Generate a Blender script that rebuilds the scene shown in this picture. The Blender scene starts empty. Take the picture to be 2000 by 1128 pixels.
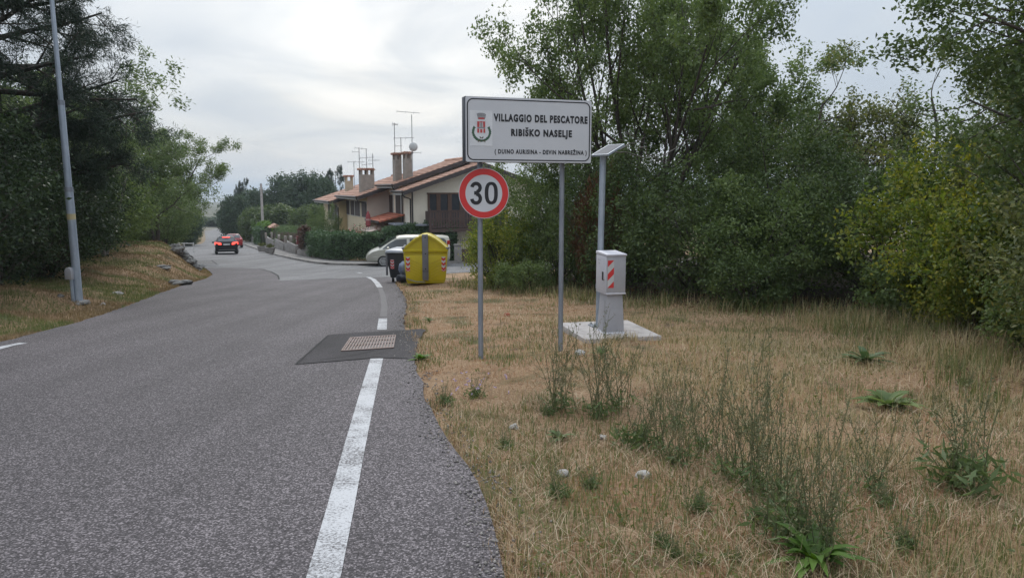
import bpy, bmesh, math, random
import numpy as np
from mathutils import Vector, Matrix

S = bpy.context.scene
COL = S.collection
R = math.radians

# ------------------------------------------------------------------ camera
F_PX, CX, CY = 1450.0, 1000.0, 564.0          # photograph is 2000 x 1128
PITCH = math.atan((564 - 369) / F_PX)
cam_d = bpy.data.cameras.new('camera')
cam = bpy.data.objects.new('camera', cam_d)
COL.objects.link(cam)
cam.location = (0, 0, 0)
cam.rotation_euler = (math.pi / 2 - PITCH, 0, 0)
cam_d.sensor_width = 36
cam_d.lens = 36 * F_PX / 2000
cam_d.clip_start = 0.05
cam_d.clip_end = 30000
S.camera = cam

# ------------------------------------------------------------------ sky and sun
SUN_EL, SUN_AZ = R(42), R(-12)                 # azimuth from +Y towards +X
w = bpy.data.worlds.new('World')
S.world = w
w.use_nodes = True
nt = w.node_tree
nt.nodes.clear()
N, L = nt.nodes.new, nt.links.new
def wmath(op, a, b=None, c=None):
    n = N('ShaderNodeMath'); n.operation = op
    for i, v in enumerate((a, b, c)):
        if v is None: continue
        if isinstance(v, (int, float)): n.inputs[i].default_value = v
        else: L(v, n.inputs[i])
    return n.outputs[0]
out = N('ShaderNodeOutputWorld'); bg = N('ShaderNodeBackground')
sky = N('ShaderNodeTexSky'); sky.sky_type = 'NISHITA'; sky.sun_disc = False
sky.sun_elevation = SUN_EL; sky.sun_rotation = SUN_AZ; sky.air_density = 1.2; sky.dust_density = 2.5
tc = N('ShaderNodeTexCoord'); sep = N('ShaderNodeSeparateXYZ'); L(tc.outputs['Generated'], sep.inputs[0])
zz = wmath('MAXIMUM', sep.outputs[2], 0.0)
den = wmath('ADD', zz, 0.16)
cx = wmath('DIVIDE', sep.outputs[0], den); cy = wmath('DIVIDE', sep.outputs[1], den)
comb = N('ShaderNodeCombineXYZ'); L(cx, comb.inputs[0]); L(cy, comb.inputs[1])
n1 = N('ShaderNodeTexNoise'); n1.inputs['Scale'].default_value = 0.55; n1.inputs['Detail'].default_value = 6
n1.inputs['Roughness'].default_value = 0.55; n1.inputs['Distortion'].default_value = 0.6
L(comb.outputs[0], n1.inputs['Vector'])
ramp = N('ShaderNodeValToRGB'); L(n1.outputs['Fac'], ramp.inputs[0])
e = ramp.color_ramp.elements
e[0].position = 0.32; e[0].color = (0.55, 0.635, 0.755, 1)
e[1].position = 0.68; e[1].color = (0.765, 0.79, 0.815, 1)
m_ = e.new(0.5); m_.color = (0.645, 0.715, 0.795, 1)
# thin bright places in the cloud round the hidden sun
sd = (math.cos(R(15.5)) * math.sin(R(-8)), math.cos(R(15.5)) * math.cos(R(-8)), math.sin(R(15.5)))
dot = N('ShaderNodeVectorMath'); dot.operation = 'DOT_PRODUCT'; dot.inputs[1].default_value = sd
nrmv = N('ShaderNodeVectorMath'); nrmv.operation = 'NORMALIZE'
L(tc.outputs['Generated'], nrmv.inputs[0]); L(nrmv.outputs[0], dot.inputs[0])
glow = wmath('POWER', wmath('MAXIMUM', dot.outputs['Value'], 0.0), 22.0)
n2 = N('ShaderNodeTexNoise'); n2.inputs['Scale'].default_value = 1.1; n2.inputs['Detail'].default_value = 7
n2.inputs['Distortion'].default_value = 0.8
L(comb.outputs[0], n2.inputs['Vector'])
gn = wmath('MULTIPLY', glow, wmath('SUBTRACT', wmath('MULTIPLY', n2.outputs['Fac'], 3.4), 1.05))
gm = N('ShaderNodeMixRGB'); gm.blend_type = 'ADD'; gm.inputs[2].default_value = (0.50, 0.43, 0.33, 1)
L(gn, gm.inputs[0]); L(ramp.outputs[0], gm.inputs[1])
# overcast sky is brighter towards the zenith
zf = wmath('ADD', wmath('MULTIPLY', wmath('MULTIPLY', zz, zz), 2.1), 0.90)
sc = N('ShaderNodeVectorMath'); sc.operation = 'SCALE'; L(gm.outputs[0], sc.inputs[0])
L(wmath('MULTIPLY', zf, 9.0), sc.inputs['Scale'])
mx = N('ShaderNodeMixRGB'); mx.inputs[0].default_value = 0.90
L(sky.outputs[0], mx.inputs[1]); L(sc.outputs[0], mx.inputs[2])
L(mx.outputs[0], bg.inputs[0]); bg.inputs[1].default_value = 0.10
L(bg.outputs[0], out.inputs[0])

sun_d = bpy.data.lights.new('sun', 'SUN'); sun_d.energy = 1.2; sun_d.angle = R(14); sun_d.color = (1, 0.95, 0.88)
sun = bpy.data.objects.new('sun', sun_d); COL.objects.link(sun)
sv = Vector((math.cos(SUN_EL) * math.sin(SUN_AZ), math.cos(SUN_EL) * math.cos(SUN_AZ), math.sin(SUN_EL)))
sun.rotation_euler = sv.to_track_quat('Z', 'Y').to_euler()
sun.location = (0, 0, 60)

vs = S.view_settings
vs.view_transform = 'Standard'; vs.look = 'None'; vs.gamma = 1; vs.exposure = 0.17; vs.use_curve_mapping = False
S.cycles.max_bounces = 6; S.cycles.transparent_max_bounces = 8; S.cycles.volume_bounces = 0
S.cycles.diffuse_bounces = 3; S.cycles.glossy_bounces = 2; S.cycles.transmission_bounces = 3

# ------------------------------------------------------------------ helpers
def ray(px, py):
    u, v = px - CX, py - CY
    s, c = math.sin(PITCH), math.cos(PITCH)
    return Vector((u, F_PX * c - v * s, -F_PX * s - v * c))
def at(px, py, d):
    """point seen at a photo pixel at forward distance d"""
    r = ray(px, py); return r * (d / r.y)

PY = np.array([-60, 0, 8.6, 16, 24, 41, 63, 100, 160, 250, 450, 800, 1200, 6000], float)
PZ = np.array([1.45, -1.55, -2.0, -2.5, -3.07, -4.3, -5.5, -7.3, -9.1, -11.2, -14.5, -19.0, -22, -40], float)
_ty = np.concatenate([np.arange(-60, 260, 0.5), np.arange(260, 6000, 20.0)])
_tz = np.interp(_ty, PY, PZ)
_k = np.ones(15) / 15
_z2 = np.convolve(np.pad(_tz, 7, mode='edge'), _k, mode='valid')
_msk = (_ty > -50) & (_ty < 250)
_tz = np.where(_msk, _z2, _tz)
def prof(y): return np.interp(y, _ty, _tz)
def G(px, py):
    """x, y where the photo pixel meets the road profile"""
    r = ray(px, py); lo, hi = 1.0, 900.0
    for _ in range(60):
        m = (lo + hi) / 2
        if r.z / r.y * m > float(prof(m)): lo = m
        else: hi = m
    return (r.x / r.y * lo, lo)

_hash = np.random.RandomState(7).rand(256, 256)
def vn(x, y, s=1.0, o=0):
    x = np.asarray(x, float) * s + o * 17.3 + 500; y = np.asarray(y, float) * s + o * 9.1 + 500
    xi = np.floor(x).astype(int); yi = np.floor(y).astype(int); fx = x - xi; fy = y - yi
    fx = fx * fx * (3 - 2 * fx); fy = fy * fy * (3 - 2 * fy)
    a = _hash[xi % 256, yi % 256]; b = _hash[(xi + 1) % 256, yi % 256]
    c = _hash[xi % 256, (yi + 1) % 256]; d = _hash[(xi + 1) % 256, (yi + 1) % 256]
    return a * (1 - fx) * (1 - fy) + b * fx * (1 - fy) + c * (1 - fx) * fy + d * fx * fy
def sst(t): t = np.clip(t, 0, 1); return t * t * (3 - 2 * t)

def inpoly(x, y, poly):
    x = np.asarray(x, float); y = np.asarray(y, float); r = np.zeros(x.shape, bool)
    n = len(poly)
    for i in range(n):
        (x1, y1), (x2, y2) = poly[i], poly[(i + 1) % n]
        if y1 == y2: continue
        c = ((y1 > y) != (y2 > y)) & (x < (x2 - x1) * (y - y1) / (y2 - y1) + x1)
        r ^= c
    return r
def distpoly(x, y, poly):
    x = np.asarray(x, float); y = np.asarray(y, float); d = np.full(x.shape, 1e9)
    n = len(poly)
    for i in range(n):
        (x1, y1), (x2, y2) = poly[i], poly[(i + 1) % n]
        dx, dy = x2 - x1, y2 - y1; q = dx * dx + dy * dy + 1e-12
        t = np.clip(((x - x1) * dx + (y - y1) * dy) / q, 0, 1)
        d = np.minimum(d, np.hypot(x - x1 - t * dx, y - y1 - t * dy))
    return d
def sdist(x, y, poly):
    d = distpoly(x, y, poly); return np.where(inpoly(x, y, poly), -d, d)
def smooth(pts, it=2, closed=False):
    """Chaikin corner cutting"""
    p = [tuple(a) for a in pts]
    for _ in range(it):
        q = []
        n = len(p)
        rng_ = range(n if closed else n - 1)
        if not closed: q.append(p[0])
        for i in rng_:
            a, b = p[i], p[(i + 1) % n]
            q.append((a[0] * .75 + b[0] * .25, a[1] * .75 + b[1] * .25))
            q.append((a[0] * .25 + b[0] * .75, a[1] * .25 + b[1] * .75))
        if not closed: q.append(p[-1])
        p = q
    return p

def tag(o, label=None, cat=None, group=None, kind=None):
    if label: o['label'] = label
    if cat: o['category'] = cat
    if group: o['group'] = group
    if kind: o['kind'] = kind
    return o
def thing(name, label, cat, loc=(0, 0, 0), rz=0.0, group=None):
    o = bpy.data.objects.new(name, None); COL.objects.link(o)
    o.empty_display_size = 0.2
    o.location = loc; o.rotation_euler = (0, 0, rz)
    return tag(o, label, cat, group)
def copy_tree(o, parent=None):
    c = o.copy(); COL.objects.link(c); c.parent = parent
    for ch in list(o.children): copy_tree(ch, c)
    return c

class MB:
    def __init__(s): s.v = []; s.f = []
    def add(s, vs, fs):
        b = len(s.v); s.v += [tuple(q) for q in vs]; s.f += [tuple(i + b for i in f) for f in fs]; return s
    def box(s, c, d, rz=0.0, ry=0.0, rx=0.0):
        m = Matrix.Rotation(rz, 3, 'Z') @ Matrix.Rotation(ry, 3, 'Y') @ Matrix.Rotation(rx, 3, 'X')
        vs = [Vector(c) + m @ Vector((x * d[0] / 2, y * d[1] / 2, z * d[2] / 2)) for x in (-1, 1) for y in (-1, 1) for z in (-1, 1)]
        return s.add(vs, [(0, 1, 3, 2), (4, 6, 7, 5), (0, 4, 5, 1), (2, 3, 7, 6), (0, 2, 6, 4), (1, 5, 7, 3)])
    def hexa(s, bot, top):
        return s.add(list(bot) + list(top), [(3, 2, 1, 0), (4, 5, 6, 7), (0, 1, 5, 4), (1, 2, 6, 5), (2, 3, 7, 6), (3, 0, 4, 7)])
    def prism(s, poly, off):
        """poly: 3D points, off: extrusion vector"""
        n = len(poly); off = Vector(off)
        a = [Vector(p) for p in poly]; b = [p + off for p in a]
        fs = [tuple(range(n))[::-1], tuple(range(n, 2 * n))] + [(i, (i + 1) % n, n + (i + 1) % n, n + i) for i in range(n)]
        return s.add(a + b, fs)
    def face(s, pts): return s.add(pts, [tuple(range(len(pts)))])
    def tube(s, pts, rad, n=8, cap=True):
        pts = [Vector(p) for p in pts]
        if not hasattr(rad, '__len__'): rad = [rad] * len(pts)
        vs = []; prev = None
        for i, p in enumerate(pts):
            t = (pts[min(i + 1, len(pts) - 1)] - pts[max(i - 1, 0)])
            if t.length < 1e-9: t = Vector((0, 0, 1))
            t.normalize()
            if prev is None:
                prev = t.orthogonal().normalized()
            u = (prev - t * prev.dot(t))
            u = u.normalized() if u.length > 1e-6 else t.orthogonal().normalized()
            prev = u; vv = t.cross(u)
            for k in range(n):
                a = 2 * math.pi * k / n
                vs.append(p + (u * math.cos(a) + vv * math.sin(a)) * rad[i])
        fs = []
        for i in range(len(pts) - 1):
            for k in range(n):
                fs.append((i * n + k, i * n + (k + 1) % n, (i + 1) * n + (k + 1) % n, (i + 1) * n + k))
        if cap:
            fs.append(tuple(range(n))[::-1]); fs.append(tuple((len(pts) - 1) * n + k for k in range(n)))
        return s.add(vs, fs)
    def lathe(s, prof_, n=24, c=(0, 0, 0), axis='Z'):
        vs = []
        for r, z in prof_:
            for k in range(n):
                a = 2 * math.pi * k / n
                q = (r * math.cos(a), r * math.sin(a), z)
                if axis == 'Y': q = (q[0], q[2], q[1])
                if axis == 'X': q = (q[2], q[0], q[1])
                vs.append((q[0] + c[0], q[1] + c[1], q[2] + c[2]))
        fs = []
        for i in range(len(prof_) - 1):
            for k in range(n):
                fs.append((i * n + k, i * n + (k + 1) % n, (i + 1) * n + (k + 1) % n, (i + 1) * n + k))
        fs.append(tuple(range(n))[::-1]); fs.append(tuple((len(prof_) - 1) * n + k for k in range(n)))
        return s.add(vs, fs)
    def build(s, name, mat, parent=None, smooth_=False, bevel=0.0, seg=2, angle=40):
        me = bpy.data.meshes.new(name); me.from_pydata(s.v, [], s.f); me.validate()
        bm = bmesh.new(); bm.from_mesh(me); bmesh.ops.recalc_face_normals(bm, faces=bm.faces)
        if bevel:
            ed = [e for e in bm.edges if len(e.link_faces) == 2 and e.calc_face_angle(0) > R(30)]
            bmesh.ops.bevel(bm, geom=ed, offset=bevel, segments=seg, affect='EDGES', profile=0.5, clamp_overlap=True)
        bm.to_mesh(me); bm.free()
        if mat: me.materials.append(mat)
        if smooth_ or bevel:
            me.polygons.foreach_set('use_smooth', [True] * len(me.polygons))
            try: me.set_sharp_from_angle(angle=R(angle))
            except Exception: pass
        o = bpy.data.objects.new(name, me); COL.objects.link(o)
        if parent: o.parent = parent
        return o

def mesh_np(name, V, Fq, mat, parent=None):
    """V (n,3), Fq (m,k) arrays -> object, fast"""
    me = bpy.data.meshes.new(name)
    V = np.ascontiguousarray(V, np.float32); Fq = np.ascontiguousarray(Fq, np.int32)
    m, k = Fq.shape
    me.vertices.add(len(V)); me.vertices.foreach_set('co', V.ravel())
    me.loops.add(m * k); me.loops.foreach_set('vertex_index', Fq.ravel())
    me.polygons.add(m); me.polygons.foreach_set('loop_start', np.arange(0, m * k, k, dtype=np.int32))
    try: me.polygons.foreach_set('loop_total', np.full(m, k, np.int32))
    except Exception: pass
    me.update(calc_edges=True)
    if mat: me.materials.append(mat)
    o = bpy.data.objects.new(name, me); COL.objects.link(o)
    if parent: o.parent = parent
    return o

# ------------------------------------------------------------------ materials
def newmat(name):
    m = bpy.data.materials.new(name); m.use_nodes = True
    t = m.node_tree; b = t.nodes['Principled BSDF']
    return m, t, b
def ramp_node(t, stops):
    r = t.nodes.new('ShaderNodeValToRGB'); el = r.color_ramp.elements
    while len(el) > 2: el.remove(el[-1])
    for i, (p, c) in enumerate(stops):
        if i < 2: q = el[i]; q.position = p
        else: q = el.new(p)
        q.color = (*c, 1)
    return r
def M(name, c, rough=0.6, c2=None, scale=6.0, metal=0.0, bump=0.0, bscale=None, spec=0.5, detail=5, stretch=None, coords='Object', coat=0.0):
    """noise-mottled principled material"""
    m, t, b = newmat(name)
    b.inputs['Roughness'].default_value = rough; b.inputs['Metallic'].default_value = metal
    b.inputs['Specular IOR Level'].default_value = spec
    if coat: b.inputs['Coat Weight'].default_value = coat; b.inputs['Coat Roughness'].default_value = 0.08
    if c2 is None: c2 = tuple(x * 0.82 for x in c)
    tcn = t.nodes.new('ShaderNodeTexCoord'); vec = tcn.outputs[coords]
    if stretch:
        mp = t.nodes.new('ShaderNodeMapping'); mp.inputs['Scale'].default_value = stretch; t.links.new(vec, mp.inputs[0]); vec = mp.outputs[0]
    n = t.nodes.new('ShaderNodeTexNoise'); n.inputs['Scale'].default_value = scale; n.inputs['Detail'].default_value = detail
    n.inputs['Roughness'].default_value = 0.65
    t.links.new(vec, n.inputs['Vector'])
    r = ramp_node(t, [(0.35, c2), (0.65, c)]); t.links.new(n.outputs['Fac'], r.inputs[0])
    t.links.new(r.outputs[0], b.inputs['Base Color'])
    if bump:
        n2_ = t.nodes.new('ShaderNodeTexNoise'); n2_.inputs['Scale'].default_value = bscale or scale * 4; n2_.inputs['Detail'].default_value = 6
        t.links.new(vec, n2_.inputs['Vector'])
        bp = t.nodes.new('ShaderNodeBump'); bp.inputs['Strength'].default_value = bump; bp.inputs['Distance'].default_value = 0.02
        t.links.new(n2_.outputs['Fac'], bp.inputs['Height']); t.links.new(bp.outputs[0], b.inputs['Normal'])
    return m
def emis(name, c, s):
    m, t, b = newmat(name); b.inputs['Base Color'].default_value = (*c, 1)
    b.inputs['Emission Color'].default_value = (*c, 1); b.inputs['Emission Strength'].default_value = s
    return m
def leafmat(name, cols, trans=0.35, clump=0.5, rough=0.55):
    """leaf colours vary leaf by leaf and clump by clump"""
    m, t, b = newmat(name)
    g = t.nodes.new('ShaderNodeNewGeometry'); tcn = t.nodes.new('ShaderNodeTexCoord')
    n = t.nodes.new('ShaderNodeTexNoise'); n.inputs['Scale'].default_value = 0.9; n.inputs['Detail'].default_value = 2
    t.links.new(tcn.outputs['Object'], n.inputs['Vector'])
    mt = t.nodes.new('ShaderNodeMath'); mt.operation = 'MULTIPLY_ADD'
    t.links.new(n.outputs['Fac'], mt.inputs[0]); mt.inputs[1].default_value = 1.6; mt.inputs[2].default_value = -0.3
    mxx = t.nodes.new('ShaderNodeMix'); mxx.data_type = 'FLOAT'; mxx.inputs[0].default_value = clump
    t.links.new(g.outputs['Random Per Island'], mxx.inputs[2]); t.links.new(mt.outputs[0], mxx.inputs[3])
    k = len(cols)
    r = ramp_node(t, [(i / (k - 1), c) for i, c in enumerate(cols)])
    t.links.new(mxx.outputs[0], r.inputs[0]); t.links.new(r.outputs[0], b.inputs['Base Color'])
    b.inputs['Roughness'].default_value = rough; b.inputs['Specular IOR Level'].default_value = 0.35
    tr = t.nodes.new('ShaderNodeBsdfTranslucent')
    hs = t.nodes.new('ShaderNodeHueSaturation'); hs.inputs['Value'].default_value = 1.5; hs.inputs['Saturation'].default_value = 1.15
    t.links.new(r.outputs[0], hs.inputs['Color']); t.links.new(hs.outputs[0], tr.inputs[0])
    ms = t.nodes.new('ShaderNodeMixShader'); ms.inputs[0].default_value = trans
    t.links.new(b.outputs[0], ms.inputs[1]); t.links.new(tr.outputs[0], ms.inputs[2])
    t.links.new(ms.outputs[0], t.nodes['Material Output'].inputs[0])
    return m
def asphalt(name, dark, light, sc=95.0, big=(0.85, 1.15), rough=0.85, stone=0.5):
    m, t, b = newmat(name)
    g = t.nodes.new('ShaderNodeNewGeometry')
    v = t.nodes.new('ShaderNodeTexVoronoi'); v.inputs['Scale'].default_value = sc; t.links.new(g.outputs['Position'], v.inputs['Vector'])
    sp = t.nodes.new('ShaderNodeSeparateColor'); t.links.new(v.outputs['Color'], sp.inputs[0])
    r = ramp_node(t, [(0.0, dark), (1.0, light), (stone, tuple(a * .75 + b_ * .25 for a, b_ in zip(dark, light)))])
    t.links.new(sp.outputs[0], r.inputs[0])
    # dark binder between the stones
    dm = t.nodes.new('ShaderNodeMapRange'); dm.inputs[1].default_value = 0.35; dm.inputs[2].default_value = 0.75
    dm.inputs[3].default_value = 1.0; dm.inputs[4].default_value = 0.45
    t.links.new(v.outputs['Distance'], dm.inputs[0])
    n = t.nodes.new('ShaderNodeTexNoise'); n.inputs['Scale'].default_value = 0.45; n.inputs['Detail'].default_value = 7; n.inputs['Roughness'].default_value = .6
    t.links.new(g.outputs['Position'], n.inputs['Vector'])
    mr = t.nodes.new('ShaderNodeMapRange'); mr.inputs[1].default_value = 0.3; mr.inputs[2].default_value = 0.7
    mr.inputs[3].default_value = big[0]; mr.inputs[4].default_value = big[1]; t.links.new(n.outputs['Fac'], mr.inputs[0])
    mp = t.nodes.new('ShaderNodeMapping'); mp.inputs['Rotation'].default_value = (0, 0, R(-14)); mp.inputs['Scale'].default_value = (1.5, .05, 1); t.links.new(g.outputs['Position'], mp.inputs[0])
    nw = t.nodes.new('ShaderNodeTexNoise'); nw.inputs['Scale'].default_value = 1.0; nw.inputs['Detail'].default_value = 4; t.links.new(mp.outputs[0], nw.inputs['Vector'])
    mw = t.nodes.new('ShaderNodeMapRange'); mw.inputs[1].default_value = 0.3; mw.inputs[2].default_value = 0.7; mw.inputs[3].default_value = big[0] - .06; mw.inputs[4].default_value = big[1] + .06; t.links.new(nw.outputs['Fac'], mw.inputs[0])
    mu0 = t.nodes.new('ShaderNodeMath'); mu0.operation = 'MULTIPLY'; t.links.new(mw.outputs[0], mu0.inputs[0]); t.links.new(mr.outputs[0], mu0.inputs[1])
    mu = t.nodes.new('ShaderNodeMath'); mu.operation = 'MULTIPLY'; t.links.new(dm.outputs[0], mu.inputs[0]); t.links.new(mu0.outputs[0], mu.inputs[1])
    sc_ = t.nodes.new('ShaderNodeVectorMath'); sc_.operation = 'SCALE'; t.links.new(r.outputs[0], sc_.inputs[0]); t.links.new(mu.outputs[0], sc_.inputs['Scale'])
    t.links.new(sc_.outputs[0], b.inputs['Base Color'])
    b.inputs['Roughness'].default_value = rough; b.inputs['Specular IOR Level'].default_value = 0.4
    bp = t.nodes.new('ShaderNodeBump'); bp.inputs['Strength'].default_value = 0.5; bp.inputs['Distance'].default_value = 0.006
    bp.invert = True
    t.links.new(v.outputs['Distance'], bp.inputs['Height']); t.links.new(bp.outputs[0], b.inputs['Normal'])
    return m
def paint(name, c, worn=0.35):
    """road paint with the aggregate showing through"""
    m, t, b = newmat(name)
    g = t.nodes.new('ShaderNodeNewGeometry')
    v = t.nodes.new('ShaderNodeTexVoronoi'); v.inputs['Scale'].default_value = 95; t.links.new(g.outputs['Position'], v.inputs['Vector'])
    n = t.nodes.new('ShaderNodeTexNoise'); n.inputs['Scale'].default_value = 60; n.inputs['Detail'].default_value = 6; n.inputs['Roughness'].default_value = 0.75
    t.links.new(g.outputs['Position'], n.inputs['Vector'])
    n3 = t.nodes.new('ShaderNodeTexNoise'); n3.inputs['Scale'].default_value = 3; n3.inputs['Detail'].default_value = 4
    t.links.new(g.outputs['Position'], n3.inputs['Vector'])
    ad = t.nodes.new('ShaderNodeMath'); ad.operation = 'MULTIPLY_ADD'; t.links.new(n3.outputs['Fac'], ad.inputs[0]); ad.inputs[1].default_value = 0.5
    t.links.new(n.outputs['Fac'], ad.inputs[2])
    r = ramp_node(t, [(max(0, worn + 0.22), (0.065, 0.06, 0.064)), (worn + 0.40, c)]); t.links.new(ad.outputs[0], r.inputs[0])
    t.links.new(r.outputs[0], b.inputs['Base Color']); b.inputs['Roughness'].default_value = 0.7
    bp = t.nodes.new('ShaderNodeBump'); bp.inputs['Strength'].default_value = 0.3; bp.inputs['Distance'].default_value = 0.004; bp.invert = True
    t.links.new(v.outputs['Distance'], bp.inputs['Height']); t.links.new(bp.outputs[0], b.inputs['Normal'])
    return m

MT = {}
MT['steel'] = M('galvanised_steel', (0.30, 0.32, 0.36), 0.5, (0.21, 0.23, 0.265), 9, metal=0.35, bump=0.05, stretch=(1, 1, .3))
MT['steel_l'] = M('bright_galvanised_steel', (0.42, 0.47, 0.54), 0.45, (0.30, 0.345, 0.41), 9, metal=0.35, stretch=(1, 1, .3))
MT['sign_white'] = M('white_sign_sheet', (0.58, 0.585, 0.61), 0.45, (0.54, 0.545, 0.57), 2.2)
MT['sign_black'] = M('black_lettering', (0.016, 0.016, 0.02), 0.5)
MT['sign_red'] = M('red_reflective', (0.62, 0.035, 0.035), 0.4, (0.55, 0.03, 0.03), 4)
MT['dark_metal'] = M('dark_sheet_metal', (0.07, 0.075, 0.09), 0.5)
MT['cab'] = M('light_grey_enclosure', (0.58, 0.57, 0.61), 0.5, (0.53, 0.52, 0.56), 4)
MT['cab_d'] = M('grey_enclosure_side', (0.40, 0.395, 0.42), 0.5, (0.35, 0.345, 0.37), 4)
MT['concrete'] = M('pale_concrete', (0.46, 0.42, 0.40), 0.9, (0.30, 0.275, 0.26), 5, bump=0.25)
MT['concrete_d'] = M('weathered_concrete', (0.30, 0.28, 0.26), 0.9, (0.17, 0.155, 0.145), 2.2, bump=0.3)
MT['black'] = M('black_plastic', (0.02, 0.02, 0.022), 0.45)
MT['rubber'] = M('rubber', (0.02, 0.02, 0.02), 0.8)
MT['yellow'] = M('yellow_plastic', (0.60, 0.47, 0.012), 0.42, (0.52, 0.41, 0.012), 2.5)
MT['bin_grey'] = M('grey_plastic', (0.17, 0.17, 0.185), 0.5)
MT['bin_dark'] = M('charcoal_plastic', (0.035, 0.035, 0.04), 0.5)
MT['lid_grey'] = M('blue_grey_lid', (0.26, 0.28, 0.32), 0.4)
MT['bag_blue'] = M('blue_grey_bag', (0.22, 0.26, 0.36), 0.4, bump=.4, bscale=14)
MT['bag_dark'] = M('dark_bag', (0.035, 0.037, 0.05), 0.35, bump=.4, bscale=14)
MT['car_black'] = M('black_car_paint', (0.008, 0.008, 0.011), 0.4, (0.007, 0.007, 0.009), spec=.3)
MT['car_beige'] = M('champagne_car_paint', (0.44, 0.425, 0.36), 0.3, (0.42, 0.405, 0.345), 2, metal=0.25, coat=0.5)
MT['car_red'] = M('red_car_paint', (0.32, 0.02, 0.025), 0.3, coat=0.5)
MT['glass_d'] = M('dark_car_glass', (0.03, 0.035, 0.04), 0.08, (0.028, 0.033, 0.038), spec=0.7)
MT['win_glass'] = M('window_glass', (0.05, 0.055, 0.065), 0.1, (0.04, 0.045, 0.055), spec=0.6)
MT['rim'] = M('alloy', (0.50, 0.50, 0.50), 0.35, metal=0.6)
MT['lamp_glass'] = M('headlight_glass', (0.55, 0.57, 0.58), 0.12)
MT['tail_on'] = emis('lit_brake_light', (0.95, 0.06, 0.04), 2.2)
MT['tail_off'] = M('tail_light', (0.35, 0.02, 0.02), 0.25)
MT['plate'] = M('licence_plate', (0.72, 0.72, 0.72), 0.5)
MT['bark'] = M('bark', (0.10, 0.08, 0.065), 0.95, (0.045, 0.037, 0.03), 9, bump=0.7, stretch=(1, 1, .25))
MT['bark_g'] = M('grey_bark', (0.19, 0.17, 0.15), 0.95, (0.09, 0.08, 0.07), 9, bump=0.7, stretch=(1, 1, .25))
MT['rock'] = M('limestone', (0.25, 0.24, 0.225), 0.95, (0.06, 0.057, 0.054), 6, bump=0.8, bscale=14)
MT['stone_w'] = M('pale_stone', (0.46, 0.435, 0.41), 0.9, (0.30, 0.28, 0.26), 14, bump=0.5)
from mathutils.geometry import delaunay_2d_cdt
# ------------------------------------------------------------------ road layout (plan, metres)
right_edge = [(0.02, 0.0), (0.02, 1.5)] + [G(*p) for p in ((985, 1128), (960, 1010), (925, 925), (880, 870), (850, 820), (820, 745), (806, 700), (797, 660), (788, 635), (790, 615), (795, 598), (789, 575), (772, 553))]
left_edge = [(-6.4, 0.0), (-6.8, 6.0)] + [G(*p) for p in ((0, 670), (200, 618), (340, 562))] + [(-11.9, 29.5), (-15.0, 36.5), (-19.5, 46.0), (-26.2, 60.0)]
# far part of the road is the older, paler surface that also feeds the side street
join = [G(*p) for p in ((770, 541), (660, 544), (545, 549), (544, 540), (517, 526), (470, 523), (402, 524))]
new_road = [(-6.0, -12.0), (0.3, -12.0)] + smooth(right_edge, 1) + join + smooth([p for p in left_edge if p[1] < join[-1][1]], 1)[::-1]
old_right = [(-3.9, 24.5), (-4.2, 27.0), (-3.9, 30.0), (-2.6, 33.5), (0.5, 36.2), (8, 38.0), (40, 42.0), (40, 52.0), (6, 48.3), (-2.0, 46.4), (-6.0, 44.4)]
kerb = [(-6.0, 44.4), (-8.6, 42.6), (-11.2, 44.2), (-13.6, 48.4), (-19.3, 60.5), (-25.0, 73.5), (-32.6, 91.0), (-41.2, 112.0), (-50.0, 132.0), (-62.5, 162.0), (-78, 200.0)]
old_left = [(-10.2, 24.5), (-11.9, 29.5), (-15.0, 36.5), (-19.5, 46.0), (-26.2, 60.0), (-31.5, 71.0), (-48, 74.0), (-75, 74.0), (-75, 82.0), (-50, 83.0), (-39.5, 86.0), (-40.8, 97.0), (-45.0, 109.0), (-54.5, 132.0), (-67.0, 162.0), (-82, 200.0)]
old_road = smooth(old_right, 1)[:-1] + smooth(kerb, 1) + smooth(old_left, 1)[::-1]
wall_line = [(-2.0, 48.2), (-5.0, 46.9), (-8.0, 45.9), (-10.6, 47.0), (-12.6, 49.2), (-14.4, 53.0), (-16.6, 57.6), (-23.2, 73.5), (-30.4, 90.5), (-37.6, 106.0)]
pave_poly = kerb[:7] + [(-38.8, 106.5)] + wall_line[1:][::-1] + [(-2.0, 48.2), (-2.0, 46.4)]
roads = [new_road, old_road, pave_poly]

_le = sorted(left_edge + [(-31.5, 71.0), (-39.0, 86.0), (-41, 97), (-67, 162), (-110, 300)], key=lambda p: p[1])
_ley = np.array([p[1] for p in _le]); _lex = np.array([p[0] for p in _le])
_bank_y = np.array([-20, 6, 12, 18, 24, 29, 33, 38, 44, 52, 66, 90]); _bank_a = np.array([.1, .12, .2, .38, .55, .95, 1.3, 1.3, .8, .32, .1, .05])
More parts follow.
